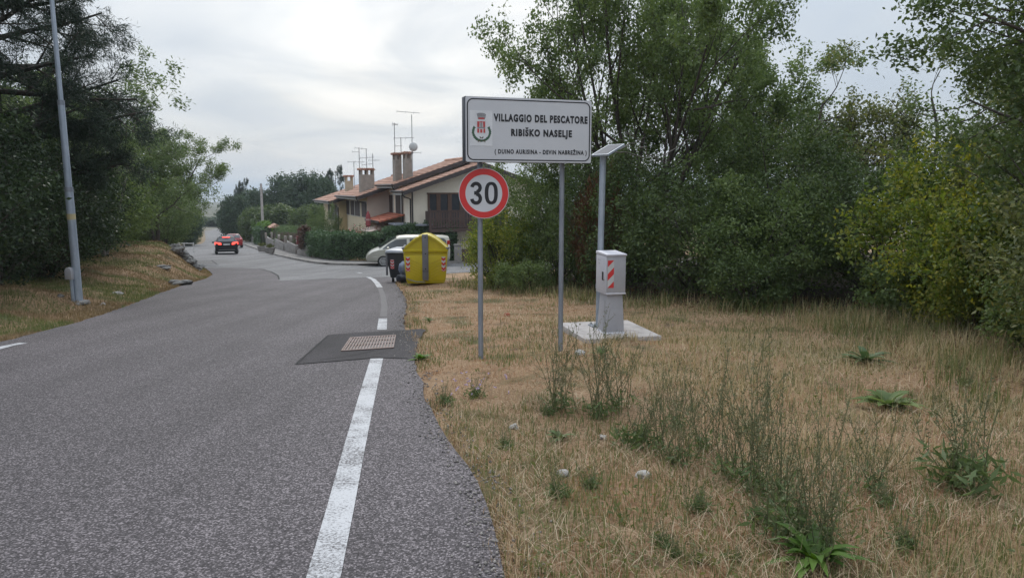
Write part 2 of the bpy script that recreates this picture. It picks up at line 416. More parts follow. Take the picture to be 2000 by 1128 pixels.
# edge of the thicket on the right
thicket = [(5.0, -20), (5.0, 4), (5.1, 8), (5.6, 10), (5.9, 12.4), (4.4, 14.2), (2.6, 15.6), (0.9, 18.0), (-0.9, 22.5), (-1.2, 26), (0.5, 30), (3, 33)]
_ty2 = np.array([p[1] for p in thicket]); _tx2 = np.array([p[0] for p in thicket])
def H(x, y):
    x = np.asarray(x, float); y = np.asarray(y, float)
    z = prof(y)
    sd = np.full(x.shape, 1e9)
    near = (y < 215)
    if near.any():
        q = np.minimum.reduce([sdist(x, y, p) for p in roads]); sd = np.where(near, q, sd)
    out = sst((sd - 0.02) / 0.6)
    xl = np.interp(y, _ley, _lex); dl = np.clip(xl - x, 0, None)
    z = z + out * np.interp(y, _bank_y, _bank_a) * sst((dl - .1) / 2.3) + out * np.clip(dl - 2.5, 0, 60) * 0.035
    z = z + out * sst((dl - .2) / 1.2) * (vn(x, y, .9, 3) - .5) * .22 * (y < 60)
    xr = np.interp(y, _ty2, _tx2); dr = x - xr
    rightside = (x > -3) & (y < 45)
    z = z + np.where(rightside, out * (0.05 * sst((dr + 3) / 3) + 0.05 * np.clip(dr, 0, 20)), 0)
    z = z + out * ((vn(x, y, 1.1, 1) - .5) * .07 + (vn(x, y, 3.5, 2) - .5) * .035)
    z = z - np.where(sd < 0, 0.05, 0.05 * (1 - sst(sd / .12)))
    return z
def h1(x, y): return float(H(np.array([x]), np.array([y]))[0])

def spaced(a, b, fine0, fine1, step, grow=1.12, maxs=400):
    xs = list(np.arange(fine0, fine1 + 1e-6, step)); s = step; x = fine1
    while x < b: s = min(s * grow, maxs); x += s; xs.append(min(x, b))
    s = step; x = fine0
    while x > a: s = min(s * grow, maxs); x -= s; xs.insert(0, max(x, a))
    return np.array(xs)
gx = spaced(-2500, 2500, -19, 8, 0.22, 1.10); gy = spaced(-30, 1500, 0.5, 40, 0.22, 1.055)
XX, YY = np.meshgrid(gx, gy)
ZZ = H(XX.ravel(), YY.ravel())
ZZ = np.where(np.abs(XX.ravel()) > 500, np.minimum(ZZ, prof(YY.ravel()) + 8), ZZ)
V = np.stack([XX.ravel(), YY.ravel(), ZZ], 1)
_x, _y = XX.ravel(), YY.ravel()
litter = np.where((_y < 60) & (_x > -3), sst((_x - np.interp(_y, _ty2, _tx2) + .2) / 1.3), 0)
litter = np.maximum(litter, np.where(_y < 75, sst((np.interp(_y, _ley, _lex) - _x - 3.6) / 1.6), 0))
nx, ny = len(gx), len(gy)
ii = (np.arange(ny - 1)[:, None] * nx + np.arange(nx - 1)[None, :]).ravel()
Fq = np.stack([ii, ii + 1, ii + nx + 1, ii + nx], 1)

def ground_mat():
    m, t, b = newmat('dry_verge_ground')
    g = t.nodes.new('ShaderNodeNewGeometry'); P = g.outputs['Position']
    def noise(s, d=6, ro=.6, dist=0):
        n = t.nodes.new('ShaderNodeTexNoise'); n.inputs['Scale'].default_value = s; n.inputs['Detail'].default_value = d
        n.inputs['Roughness'].default_value = ro; n.inputs['Distortion'].default_value = dist; t.links.new(P, n.inputs['Vector']); return n.outputs['Fac']
    straw = ramp_node(t, [(0.36, (0.13, 0.08, 0.047)), (0.66, (0.46, 0.33, 0.205)), (0.5, (0.32, 0.205, 0.12))]); t.links.new(noise(26, 8, .8, .8), straw.inputs[0])
    green = ramp_node(t, [(0.35, (0.045, 0.05, 0.02)), (0.65, (0.17, 0.155, 0.07))]); t.links.new(noise(30, 6, .75), green.inputs[0])
    soil = ramp_node(t, [(0.35, (0.035, 0.027, 0.02)), (0.7, (0.12, 0.095, 0.07))]); t.links.new(noise(14, 8, .7), soil.inputs[0])
    a = ramp_node(t, [(0.53, (0, 0, 0)), (0.66, (1, 1, 1))]); t.links.new(noise(0.8, 5, .6, .4), a.inputs[0])
    m1 = t.nodes.new('ShaderNodeMixRGB'); t.links.new(a.outputs[0], m1.inputs[0]); t.links.new(straw.outputs[0], m1.inputs[1]); t.links.new(green.outputs[0], m1.inputs[2])
    c = ramp_node(t, [(0.58, (0, 0, 0)), (0.72, (1, 1, 1))]); t.links.new(noise(1.7, 6, .65), c.inputs[0])
    m2 = t.nodes.new('ShaderNodeMixRGB'); t.links.new(c.outputs[0], m2.inputs[0]); t.links.new(m1.outputs[0], m2.inputs[1]); t.links.new(soil.outputs[0], m2.inputs[2])
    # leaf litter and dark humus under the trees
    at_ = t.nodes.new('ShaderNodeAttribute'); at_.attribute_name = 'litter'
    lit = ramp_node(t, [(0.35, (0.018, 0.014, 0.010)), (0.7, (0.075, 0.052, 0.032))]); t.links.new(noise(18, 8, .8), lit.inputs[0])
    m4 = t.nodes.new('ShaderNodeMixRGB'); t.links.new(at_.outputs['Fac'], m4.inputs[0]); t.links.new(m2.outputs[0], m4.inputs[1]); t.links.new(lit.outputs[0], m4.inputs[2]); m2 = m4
    # far land: grey-green marsh meadow
    sp = t.nodes.new('ShaderNodeSeparateXYZ'); t.links.new(P, sp.inputs[0])
    fr = t.nodes.new('ShaderNodeMapRange'); fr.inputs[1].default_value = 60; fr.inputs[2].default_value = 200; t.links.new(sp.outputs[1], fr.inputs[0])
    far = ramp_node(t, [(0.35, (0.085, 0.09, 0.06)), (0.65, (0.15, 0.145, 0.11))]); t.links.new(noise(0.02, 5), far.inputs[0])
    m3 = t.nodes.new('ShaderNodeMixRGB'); t.links.new(fr.outputs[0], m3.inputs[0]); t.links.new(m2.outputs[0], m3.inputs[1]); t.links.new(far.outputs[0], m3.inputs[2])
    t.links.new(m3.outputs[0], b.inputs['Base Color']); b.inputs['Roughness'].default_value = 0.95; b.inputs['Specular IOR Level'].default_value = 0.2
    bp = t.nodes.new('ShaderNodeBump'); bp.inputs['Strength'].default_value = 0.8; bp.inputs['Distance'].default_value = 0.04
    t.links.new(noise(22, 8, .8), bp.inputs['Height']); t.links.new(bp.outputs[0], b.inputs['Normal'])
    return m
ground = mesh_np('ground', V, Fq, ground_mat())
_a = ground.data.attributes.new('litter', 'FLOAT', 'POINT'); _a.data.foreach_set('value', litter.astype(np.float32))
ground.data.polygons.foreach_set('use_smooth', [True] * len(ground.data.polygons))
tag(ground, kind='structure')

def sheet(name, poly, off, mat, parent=None, skirt=0.0, kind='structure', quads=False):
    """a thin draped sheet following the road profile"""
    bm = bmesh.new()
    if quads:
        n = len(poly) // 2; vs_ = [bm.verts.new((x, y, 0)) for x, y in poly]
        for i in range(n - 1): bm.faces.new((vs_[i], vs_[2 * n - 1 - i], vs_[2 * n - 2 - i], vs_[i + 1]))
    else:
        r_ = delaunay_2d_cdt([Vector((x, y)) for x, y in poly], [], [list(range(len(poly)))], 1, 1e-5)
        vs_ = [bm.verts.new((v.x, v.y, 0)) for v in r_[0]]
        for f in r_[2]: bm.faces.new([vs_[i] for i in f])
    ys = [p[1] for p in poly]; y = math.floor(min(ys)) + 1.0
    while y < max(ys):
        bmesh.ops.bisect_plane(bm, geom=bm.verts[:] + bm.edges[:] + bm.faces[:], plane_co=(0, y, 0), plane_no=(0, 1, 0))
        y += 1.0 if y < 30 else (2.0 if y < 100 else 8.0)
    if skirt:
        be = [e for e in bm.edges if len(e.link_faces) == 1]
        r = bmesh.ops.extrude_edge_only(bm, edges=be)
        low = set(v for v in r['geom'] if isinstance(v, bmesh.types.BMVert))
    else: low = set()
    for v in bm.verts:
        v.co.z = float(prof(v.co.y)) + off - (skirt if v in low else 0)
    bm.normal_update()
    for f in bm.faces:
        if f.normal.z < -1e-4: f.normal_flip()
    me = bpy.data.meshes.new(name); bm.to_mesh(me); bm.free(); me.materials.append(mat)
    o = bpy.data.objects.new(name, me); COL.objects.link(o)
    if parent: o.parent = parent
    elif kind: tag(o, kind=kind)
    return o

asph = asphalt('new_asphalt', (0.024, 0.020, 0.023), (0.245, 0.214, 0.222), 105, (0.84, 1.18), .78, stone=0.60)
asph_old = asphalt('old_asphalt', (0.13, 0.125, 0.125), (0.30, 0.29, 0.285), 70, (0.85, 1.15))
asph_patch = asphalt('patch_asphalt', (0.02, 0.017, 0.02), (0.085, 0.075, 0.08), 110, (0.65, 1.3))
asph_seam = asphalt('tar_seam', (0.018, 0.017, 0.018), (0.03, 0.03, 0.03), 110)
pave_m = asphalt('pavement_asphalt', (0.17, 0.155, 0.145), (0.34, 0.32, 0.30), 60)
white_p = paint('white_road_paint', (0.45, 0.45, 0.46), 0.38)
worn_p = paint('worn_road_paint', (0.10, 0.095, 0.10), 0.55)

# ragged asphalt edge on the verge side
rg = random.Random(4)
def ragged(poly, step=0.22, amp=0.035, ymax=26):
    outp = []
    n = len(poly)
    for i in range(n):
        a, b = poly[i], poly[(i + 1) % n]; d = math.dist(a, b)
        outp.append(a)
        if max(a[1], b[1]) < ymax and min(a[1], b[1]) > 0.5 and d < 12 and not (a[1] == b[1]):
            k = int(d / step)
            for j in range(1, k):
                t = j / k; outp.append((a[0] + (b[0] - a[0]) * t + rg.uniform(-amp, amp), a[1] + (b[1] - a[1]) * t + rg.uniform(-amp, amp) * .5))
    return outp
old_o = sheet('side_road', old_road, 0.0, asph_old)
road = sheet('road', ragged(new_road), 0.012, asph, skirt=0.05)
pave_o = sheet('pavement', pave_poly, 0.12, pave_m, skirt=0.0)
# kerb along the pavement
kb = MB()
ks = smooth(kerb[:8], 1)
for a, b in zip([(-2.0, 46.4)] + ks[:-1], ks):
    d = Vector((b[0] - a[0], b[1] - a[1], 0)); nrm = Vector((-d.y, d.x, 0)).normalized() * 0.14
    A0 = Vector((a[0], a[1], float(prof(a[1])))); B0 = Vector((b[0], b[1], float(prof(b[1]))))
    dn = Vector((0, 0, -.05)); up = Vector((0, 0, .13))
    kb.hexa([A0 + dn, B0 + dn, B0 + nrm + dn, A0 + nrm + dn], [A0 + up, B0 + up, B0 + nrm + up, A0 + nrm + up])
kb.build('kerb', MT['concrete_d'], pave_o)

def strip(name, pts, wd, off, mat, parent):
    """painted line along pixel-derived ground points"""
    P_ = [Vector((p[0], p[1], 0)) for p in pts]; Lp = []; Rp = []
    for i, p in enumerate(P_):
        t = (P_[min(i + 1, len(P_) - 1)] - P_[max(i - 1, 0)]).normalized(); n_ = Vector((-t.y, t.x, 0)) * wd / 2
        Lp.append((p.x + n_.x, p.y + n_.y)); Rp.append((p.x - n_.x, p.y - n_.y))
    return sheet(name, Lp + Rp[::-1], off, mat, parent, quads=True)
strip('edge_line', [(-0.30, -3.0), (-0.55, 1.0)] + [G(*p) for p in ((633, 1128), (664, 1000), (694, 870), (716, 780), (736, 702))], 0.15, 0.0165, white_p, road)
strip('edge_line', [G(*p) for p in ((746, 645), (748, 623))], 0.15, 0.0165, white_p, road)
strip('edge_line', [G(*p) for p in ((748.5, 620), (751, 600), (748, 578), (742, 563))], 0.13, 0.0165, worn_p, road)
strip('edge_line', [G(*p) for p in ((742, 562), (736, 553), (729, 546), (719, 541.5))], 0.17, 0.0165, white_p, road)
strip('edge_line', [G(*p) for p in ((-170, 724), (-60, 697), (20, 676), (46, 671.5))], 0.13, 0.0165, white_p, road)
# dark reinstatement round the drain, with tar seams
patch = [G(*p) for p in ((576, 713), (641, 656), (700, 651.5), (770, 647.5), (800, 645.5), (822, 643.5), (834, 646), (826, 651), (824, 658), (817, 664), (819, 672), (813, 680), (815, 690), (808, 697), (809, 707), (796, 703), (735, 700), (660, 707))]
sheet('asphalt_patch', ragged(patch, .3, .02), 0.0155, asph_patch, road)
strip('tar_seam', [G(*p) for p in ((579, 712.5), (641, 656.5))], 0.022, 0.0195, asph_seam, road)
strip('tar_seam', [G(*p) for p in ((641, 656), (700, 651.3), (790, 646))], 0.03, 0.0195, asph_seam, road)
strip('tar_seam', [G(*p) for p in ((577, 713.5), (660, 707), (735, 700.3), (796, 701.5))], 0.022, 0.0195, asph_seam, road)
strip('tar_seam', [G(*p) for p in ((625, 705), (690, 696), (730, 687))], 0.012, 0.0195, asph_seam, road)
strip('tar_seam', [G(*p) for p in ((770, 541), (660, 544.3), (545, 549))], 0.08, 0.0165, asph_seam, road)
for pts in (((413, 508), (425, 517)), ((400, 519), (425, 519.5)), ((545, 546), (543, 538), (530, 531), (505, 525)), ((500, 524), (532, 523.3)), ((592, 524), (700, 528), (760, 526)), ((415, 529), (470, 527))):
    strip('tar_seam', [G(*p) for p in pts], 0.06, 0.0075 if pts[0][1] < 524.5 else 0.0165, asph_seam, road)
strip('stop_line', [(-32.2, 70.6), (-36.6, 70.4), (-39.5, 76.5), (-39.8, 84.0)], 0.18, 0.006, white_p, old_o)
strip('lane_dash', [G(707, 533.5), G(697, 532)], 0.12, 0.006, white_p, old_o)

# ------------------------------------------------------------------ sea, sandbar, far hills
sea_m, t_, b_ = newmat('sea_water')
b_.inputs['Base Color'].default_value = (0.16, 0.22, 0.27, 1); b_.inputs['Roughness'].default_value = 0.18
n_ = t_.nodes.new('ShaderNodeTexNoise'); n_.inputs['Scale'].default_value = 0.05; n_.inputs['Detail'].default_value = 8
g_ = t_.nodes.new('ShaderNodeNewGeometry'); t_.links.new(g_.outputs['Position'], n_.inputs['Vector'])
bp_ = t_.nodes.new('ShaderNodeBump'); bp_.inputs['Strength'].default_value = 0.2; bp_.inputs['Distance'].default_value = 1.0
t_.links.new(n_.outputs['Fac'], bp_.inputs['Height']); t_.links.new(bp_.outputs[0], b_.inputs['Normal'])
SEA = -19.0
sea = MB(); sea.face([(-9000, 600, SEA), (9000, 600, SEA), (9000, 16000, SEA), (-9000, 16000, SEA)])
tag(sea.build('sea', sea_m), kind='structure')
far_m = M('far_land', (0.12, 0.125, 0.085), 0.95, (0.07, 0.08, 0.06), 0.01, coords='Object')
def land(name, y0, y1, x0, x1, hh, seed, n=60):
    rs = random.Random(seed); m = MB(); pr = []
    for i in range(n + 1):
        x = x0 + (x1 - x0) * i / n; e_ = min(1, 6 * i / n, 6 * (n - i) / n)
        hx = e_ * hh * (0.55 + 0.45 * float(vn(i, seed, .35))) * (1 + rs.uniform(-.12, .12))
        pr.append([(x, y0, SEA - 1), (x, y0 + (y1 - y0) * .25, SEA + hx * .7), (x, (y0 + y1) / 2, SEA + hx), (x, y1, SEA - 1)])
    vs_ = [q for p in pr for q in p]; fs_ = [(i * 4 + k, (i + 1) * 4 + k, (i + 1) * 4 + k + 1, i * 4 + k + 1) for i in range(n) for k in range(3)]
    m.add(vs_, fs_); tag(m.build(name, far_m, smooth_=True), kind='structure')
land('sandbar', 1330, 1520, -1500, -400, 2.6, 3)
land('hills', 8200, 9500, -6500, 5500, 34, 5, 90)
# ------------------------------------------------------------------ lettering
def text_mb(body, width, cap, offset=0.0, depth=0.002, space=1.0):
    """flat letters in the XZ plane, facing -Y, centred on the origin; fitted to width and capital height"""
    def verts(s_):
        cu = bpy.data.curves.new('t', 'FONT'); cu.body = s_; cu.size = 1.0; cu.offset = offset; cu.extrude = 0.0
        cu.resolution_u = 4; cu.space_character = space
        o = bpy.data.objects.new('t', cu); COL.objects.link(o)
        dg = bpy.context.evaluated_depsgraph_get(); me = o.evaluated_get(dg).to_mesh()
        vs = [tuple(v.co) for v in me.vertices]; fs = [tuple(p.vertices) for p in me.polygons]
        o.evaluated_get(dg).to_mesh_clear(); bpy.data.objects.remove(o); bpy.data.curves.remove(cu)
        return vs, fs
    hv, _ = verts('H'); h0, h1_ = min(v[1] for v in hv), max(v[1] for v in hv)
    vs, fs = verts(body)
    x0, x1 = min(v[0] for v in vs), max(v[0] for v in vs)
    sx, sz = width / (x1 - x0), cap / (h1_ - h0)
    m = MB()
    V_ = [((x - (x0 + x1) / 2) * sx, 0, (y - (h0 + h1_) / 2) * sz) for x, y, z in vs]
    m.add(V_, fs)
    return m
def shift(m, d):
    d = Vector(d); m.v = [tuple(Vector(q) + d) for q in m.v]; return m
def flat(m, name, mat, parent):
    """thin letters: no normal recalculation surprises"""
    return m.build(name, mat, parent)

def rrect(x0, z0, x1, z1, r, n=6):
    pts = []
    for cx_, cz_, a0 in ((x1 - r, z1 - r, 0), (x0 + r, z1 - r, 90), (x0 + r, z0 + r, 180), (x1 - r, z0 + r, 270)):
        for i in range(n + 1):
            a = R(a0 + 90 * i / n); pts.append((cx_ + r * math.cos(a), cz_ + r * math.sin(a)))
    return pts
def ring(m, outer, inner, y):
    n = len(outer); vs_ = [(x, y, z) for x, z in outer] + [(x, y, z) for x, z in inner]
    m.add(vs_, [(i, (i + 1) % n, n + (i + 1) % n, n + i) for i in range(n)]); return m

# ------------------------------------------------------------------ village name sign on two posts
YAW = R(12.5); YAWS = R(18)
bx, by = G(942, 697); bz = h1(bx, by)
vsg = thing('village_sign', 'white rectangular village name sign with black rounded border, red crest and two grey posts', 'place sign', (bx, by, bz), YAWS)
zt = at(905, 190, by - .05).z - bz; zb = at(905, 317, by - .05).z - bz
PW = 1.575; PL = -0.222; Hh = zt - zb
def U(u): return PL + u * PW
def Vv(v): return zt - v * Hh
b = MB(); b.box((PL + PW / 2, -0.045, (zt + zb) / 2), (PW, 0.15, Hh)); b.build('sign_box', MT['dark_metal'], vsg, bevel=0.006)
b = MB(); b.prism([(x, -0.122, z) for x, z in rrect(PL + .004, zb + .003, PL + PW - .002, zt - .003, .018)], (0, 0.004, 0)); face_o = b.build('sign_face', MT['sign_white'], vsg)
YF = -0.1235
b = MB(); ring(b, rrect(U(.012), Vv(.972), U(.988), Vv(.03), .075), rrect(U(.021), Vv(.955), U(.979), Vv(.047), .062), YF - .0008); b.build('border', MT['sign_black'], face_o)
for body, u0, u1, v, cap, off in (('VILLAGGIO DEL PESCATORE', .215, .966, .312, .088, .058), ('RIBI\u0160KO NASELJE', .350, .838, .535, .084, .058), ('( DUINO AURISINA - DEVIN NABRE\u017dINA )', .222, .962, .832, .052, .046)):
    m = text_mb(body, (u1 - u0) * PW, cap, off, space=1.22); shift(m, ((U(u0) + U(u1)) / 2, YF - .0008, Vv(v))); m.build('lettering', MT['sign_black'], face_o)
# coat of arms
k = 0.000515 * 1.03; ccx, ccz = U(.122), Vv(.475)
def cz(x, y, d=0): return (ccx + (x - 393) * k, YF - .001 - d, ccz - (y - 560) * k)
grey_m = M('crest_grey', (0.30, 0.30, 0.31), 0.6, (0.22, 0.22, 0.23), 40); red_c = M('crest_red', (0.52, 0.075, 0.075), 0.6); white_c = M('crest_white', (0.66, 0.66, 0.67), 0.6)
green_c = M('crest_green', (0.06, 0.13, 0.075), 0.6, (0.035, 0.085, 0.05), 60); brown_c = M('crest_brown', (0.12, 0.10, 0.07), 0.6)
stick_m = M('crest_sticker', (0.70, 0.705, 0.725), 0.5)
arms = MB().face([cz(130, 190), cz(640, 190), cz(640, 945), cz(130, 945)]).build('coat_of_arms', stick_m, vsg)
MB().face([cz(280, 402, .001), cz(496, 402, .001), cz(496, 640, .001), cz(480, 682, .001), cz(405, 690, .001), cz(393, 706, .001), cz(381, 690, .001), cz(296, 682, .001), cz(280, 640, .001)]).build('shield', white_c, arms)
rm = MB()
for q in ([(296, 424), (352, 424), (346, 548), (296, 548)], [(424, 424), (476, 424), (476, 548), (430, 548)], [(356, 424), (420, 424), (412, 452), (364, 452)], [(296, 578), (340, 578), (340, 668), (296, 668)], [(362, 590), (412, 590), (412, 668), (362, 668)], [(436, 578), (476, 578), (476, 668), (436, 668)]):
    rm.face([cz(x, y, .0018) for x, y in q])
rm.build('shield_field', red_c, arms)
tw = MB(); tw.face([cz(x, y, .0025) for x, y in ((366, 456), (410, 456), (416, 546), (360, 546))]); tw.face([cz(x, y, .0025) for x, y in ((300, 549), (474, 549), (474, 574), (300, 574))]); tw.build('tower', grey_m, arms)
cr = MB(); top = [(285, 262), (330, 247), (393, 243), (455, 250), (497, 272)]
cr.face([cz(x, y, .001) for x, y in top + [(488, 322), (300, 322)]]); cr.face([cz(x, y, .001) for x, y in ((304, 325), (486, 325), (470, 380), (312, 380))])
for i in range(6): cr.face([cz(x, y, .0016) for x, y in ((300 + i * 32, 285), (318 + i * 32, 285), (318 + i * 32, 312), (300 + i * 32, 312))])
cr.build('crown', grey_m, arms)
MB().face([cz(x, y, .0022) for x, y in ((322, 352), (350, 344), (440, 344), (462, 352), (458, 380), (326, 380))]).build('crown_lining', red_c, arms)
wr = MB(); rw = random.Random(2)
for sgn in (-1, 1):
    for i in range(13):
        a = R(-62 + 152 * i / 12) if False else R(205 + 62 - 0) if False else None
        t = i / 12; ang = R(28 - 118 * t)             # from upper side down to the bottom
        px_, py_ = 393 + sgn * 190 * math.cos(ang), 650 - 185 * math.sin(ang)
        for da in (-52, 0, 50):
            aa = ang + R(90) + R(da) + rw.uniform(-.2, .2); ln = 66 + rw.uniform(-8, 10); wd = 26
            dx, dy = sgn * math.cos(aa) * ln, -math.sin(aa) * ln
            nx_, ny_ = -dy / ln * wd, dx / ln * wd
            d_ = .001 + .0003 * (da + 52) / 50 + .00003 * i
            wr.face([cz(px_ - dx * .4, py_ - dy * .4, d_), cz(px_ + nx_, py_ + ny_, d_), cz(px_ + dx * .6, py_ + dy * .6, d_), cz(px_ - nx_, py_ - ny_, d_)])
wr.build('wreath', green_c, arms)
rb = MB()
for sgn in (-1, 1):
    rb.face([cz(393 + sgn * x, y, .0024) for x, y in ((0, 770), (35, 745), (48, 760), (12, 800))])
    rb.face([cz(393 + sgn * x, y, .0024) for x, y in ((20, 815), (75, 830), (88, 870), (74, 872), (60, 846), (16, 832))])
rb.build('ribbon', brown_c, arms)
px2 = at(1103, 697, by + .2).x
plen = (at(1103, 500, by).x - bx) / math.cos(YAWS) + .004
for lx in (0.0, plen):
    gz_ = h1(bx + lx * math.cos(YAWS), by + lx * math.sin(YAWS)) - bz
    m = MB(); m.tube([(lx, 0.065, gz_ - 0.35), (lx, 0.065, zt - 0.06)], 0.031, 14); po = m.build('post', MT['steel'], vsg, smooth_=True)
    m = MB(); m.lathe([(.033, 0), (.033, .012), (.012, .02)], 14, (lx, .065, zt - .062)); m.build('post_cap', MT['black'], po)
for zc in (zt - .16, zb + .14):
    m = MB(); m.box((U(.5), 0.036, zc), (PW * .92, 0.02, 0.045)); m.build('rail', MT['steel'], vsg)

# ------------------------------------------------------------------ round 30 limit sign clamped to the left post
c30 = at(945, 377.5, by - .005)
s30 = thing('speed_limit_sign', 'round white speed limit sign with red ring reading 30', 'speed sign', c30, R(5))
def disc(r, y0, y1, n=56):
    m = MB(); m.prism([(r * math.cos(2 * math.pi * i / n), y0, r * math.sin(2 * math.pi * i / n)) for i in range(n)], (0, y1 - y0, 0)); return m
RR = 0.297
disc(RR, 0.0, 0.012).build('back_plate', MT['steel'], s30)
disc(RR, -0.002, -0.0004).build('white_face', MT['sign_white'], s30)
m = MB(); ring(m, [(RR * .975 * math.cos(2 * math.pi * i / 64), RR * .975 * math.sin(2 * math.pi * i / 64)) for i in range(64)], [(RR * .735 * math.cos(2 * math.pi * i / 64), RR * .735 * math.sin(2 * math.pi * i / 64)) for i in range(64)], -0.0035); m.build('red_ring', MT['sign_red'], s30)
# bold condensed numerals drawn as thick strokes
def stroke(m, pts, wd, y):
    P_ = [Vector((p[0], 0, p[1])) for p in pts]; Lq = []; Rq = []
    for i, p in enumerate(P_):
        t = (P_[min(i + 1, len(P_) - 1)] - P_[max(i - 1, 0)]).normalized(); n_ = Vector((-t.z, 0, t.x)) * wd / 2
        Lq.append((p.x + n_.x, y, p.z + n_.z)); Rq.append((p.x - n_.x, y, p.z - n_.z))
    n = len(P_); m.add(Lq + Rq, [(i, i + 1, n + i + 1, n + i) for i in range(n - 1)])
def superell(cx_, cz_, rx, rz, n=40, p=2.5):
    o_ = []
    for i in range(n):
        a = 2 * math.pi * i / n; c_, s_ = math.cos(a), math.sin(a)
        o_.append((cx_ + rx * math.copysign(abs(c_) ** (2 / p), c_), cz_ + rz * math.copysign(abs(s_) ** (2 / p), s_)))
    return o_
m = MB(); y30 = -0.0038
ring(m, superell(.088, .002, .078, .132), superell(.088, .002, .034, .096), y30)
# the 3: two bowls
def arc(cx_, cz_, rx, rz, a0, a1, n=16):
    return [(cx_ + rx * math.cos(R(a0 + (a1 - a0) * i / n)), cz_ + rz * math.sin(R(a0 + (a1 - a0) * i / n))) for i in range(n + 1)]
stroke(m, arc(-.092, .066, .048, .049, 172, -82), .042, y30)
stroke(m, arc(-.092, -.061, .050, .053, 88, -176), .042, y30 - .0002)
m.face([(-.115, y30 - .0004, .026), (-.075, y30 - .0004, .026), (-.075, y30 - .0004, -.016), (-.115, y30 - .0004, -.016)])
m.build('numerals', MT['sign_black'], s30)
for z in (-.12, .12):
    m = MB(); m.box((-.012, .028, z), (.1, .03, .03)); m.build('clamp', MT['steel'], s30)

# ------------------------------------------------------------------ concrete slab, roadside cabinet, solar post
gx0, gy0 = at(1142, 662, 10.15).x, 10.15
zs = at(1142, 662, 10.15).z
slab = thing('concrete_slab', 'square pale concrete slab under the grey roadside cabinet', 'slab', (gx0, gy0, zs), YAW)
m = MB(); m.box((.575, .66, -.15), (1.15, 1.32, .30)); m.build('slab_block', MT['concrete'], slab, bevel=0.012)
dF = 10.50
p0 = at(1184.5, 575.5, dF); ped_z = zs - p0.z
cabn = thing('roadside_cabinet', 'light grey roadside equipment cabinet with red and white stripes on a flared pedestal', 'cabinet', (p0.x, p0.y, zs), YAW)
CW, CD = 0.285, 0.44; CH = at(1184, 500, dF).z - p0.z; z0 = p0.z - zs
m = MB(); m.box((CW / 2, CD / 2, z0 + CH / 2 + .01), (CW, CD, CH - .02)); m.build('housing', MT['cab_d'], cabn, bevel=.004)
m = MB(); m.hexa([(-.014, -.014, z0 + CH), (CW + .014, -.014, z0 + CH), (CW + .014, CD + .014, z0 + CH), (-.014, CD + .014, z0 + CH)], [(-.012, -.012, z0 + CH + .026), (CW + .012, -.012, z0 + CH + .026), (CW + .012, CD + .012, z0 + CH + .045), (-.012, CD + .012, z0 + CH + .045)]); m.build('lid', MT['cab'], cabn, bevel=.006)
m = MB(); m.box((CW / 2, CD / 2, z0 + .012), (CW + .012, CD + .012, .026)); m.build('bottom_rim', MT['cab'], cabn, bevel=.005)
m = MB(); m.box((-.005, CD / 2, z0 + CH / 2 + .012), (.012, CD - .012, CH - .035)); dr = m.build('door', MT['cab'], cabn, bevel=.003)
m = MB(); m.box((-.022, .105, z0 + CH * .47), (.016, .05, .12)); hd = m.build('handle', MT['black'], dr, bevel=.003)
m = MB(); m.box((-.0165, .055, z0 + CH * .50), (.018, .03, .13)); m.build('handle_plate', MT['cab'], dr, bevel=.003)
def door_text(body, wd, cap, y, z):
    t = text_mb(body, wd, cap, .01); t.v = [(-.0125, y - q[0], z + q[2]) for q in t.v]; t.build('lettering', grey_m, dr)
for z_ in (.12, .88):
    m = MB(); m.lathe([(.011, -.03), (.011, .03)], 8, (-.008, CD - .004, z0 + CH * z_)); m.build('hinge', MT['steel'], dr)
door_text('VELOCITA', .13, .016, .29, z0 + CH * .86); door_text('11', .045, .03, .30, z0 + CH * .77)
def stripes(m_red, m_wh, O, ux, uz, wd, ht, n_off):
    pass
# diagonal stripe sticker on the front: red bars on white
SX, SZ, SWd, SHt = .012, z0 + .098, .094, CH - .16
m = MB(); m.prism([(SX, -.0028, SZ), (SX + SWd, -.0028, SZ), (SX + SWd, -.0028, SZ + SHt), (SX, -.0028, SZ + SHt)], (0, .0024, 0))
stk = m.build('stripe_sticker', M('sticker_grey_white', (0.58, 0.58, 0.58), .4), cabn)
m = MB(); yy = -.0034
q = SHt / 4.0
m.face([(SX, yy, SZ + SHt), (SX, yy, SZ + SHt - q * .98), (SX + SWd, yy, SZ + SHt)])
m.face([(SX, yy, SZ + SHt - q * 2.0), (SX, yy, SZ + q * 1.05), (SX + SWd, yy, SZ + q * 2.0), (SX + SWd, yy, SZ + SHt - q * 1.0)])
m.face([(SX, yy, SZ), (SX + SWd, yy, SZ), (SX + SWd, yy, SZ + q * .95)])
m.build('red_stripe', MT['sign_red'], stk)
m = MB(); tw_ = .125; td = .27; cxp, cyp = CW / 2, CD * .45
# flared pedestal: four-sided, foot wider than neck
m.hexa([(cxp - .148, cyp - .17, 0), (cxp + .148, cyp - .17, 0), (cxp + .148, cyp + .17, 0), (cxp - .148, cyp + .17, 0)], [(cxp - .118, cyp - .15, z0 - .002), (cxp + .118, cyp - .15, z0 - .002), (cxp + .118, cyp + .15, z0 - .002), (cxp - .118, cyp + .15, z0 - .002)])
ped = m.build('pedestal', MT['cab_d'], cabn, bevel=.004)
m = MB(); m.hexa([(cxp - .16, cyp - .185, 0), (cxp + .16, cyp - .185, 0), (cxp + .16, cyp + .185, 0), (cxp - .16, cyp + .185, 0)], [(cxp - .15, cyp - .175, .02), (cxp + .15, cyp - .175, .02), (cxp + .15, cyp + .175, .02), (cxp - .15, cyp + .175, .02)]); m.build('base_flange', MT['cab'], ped)

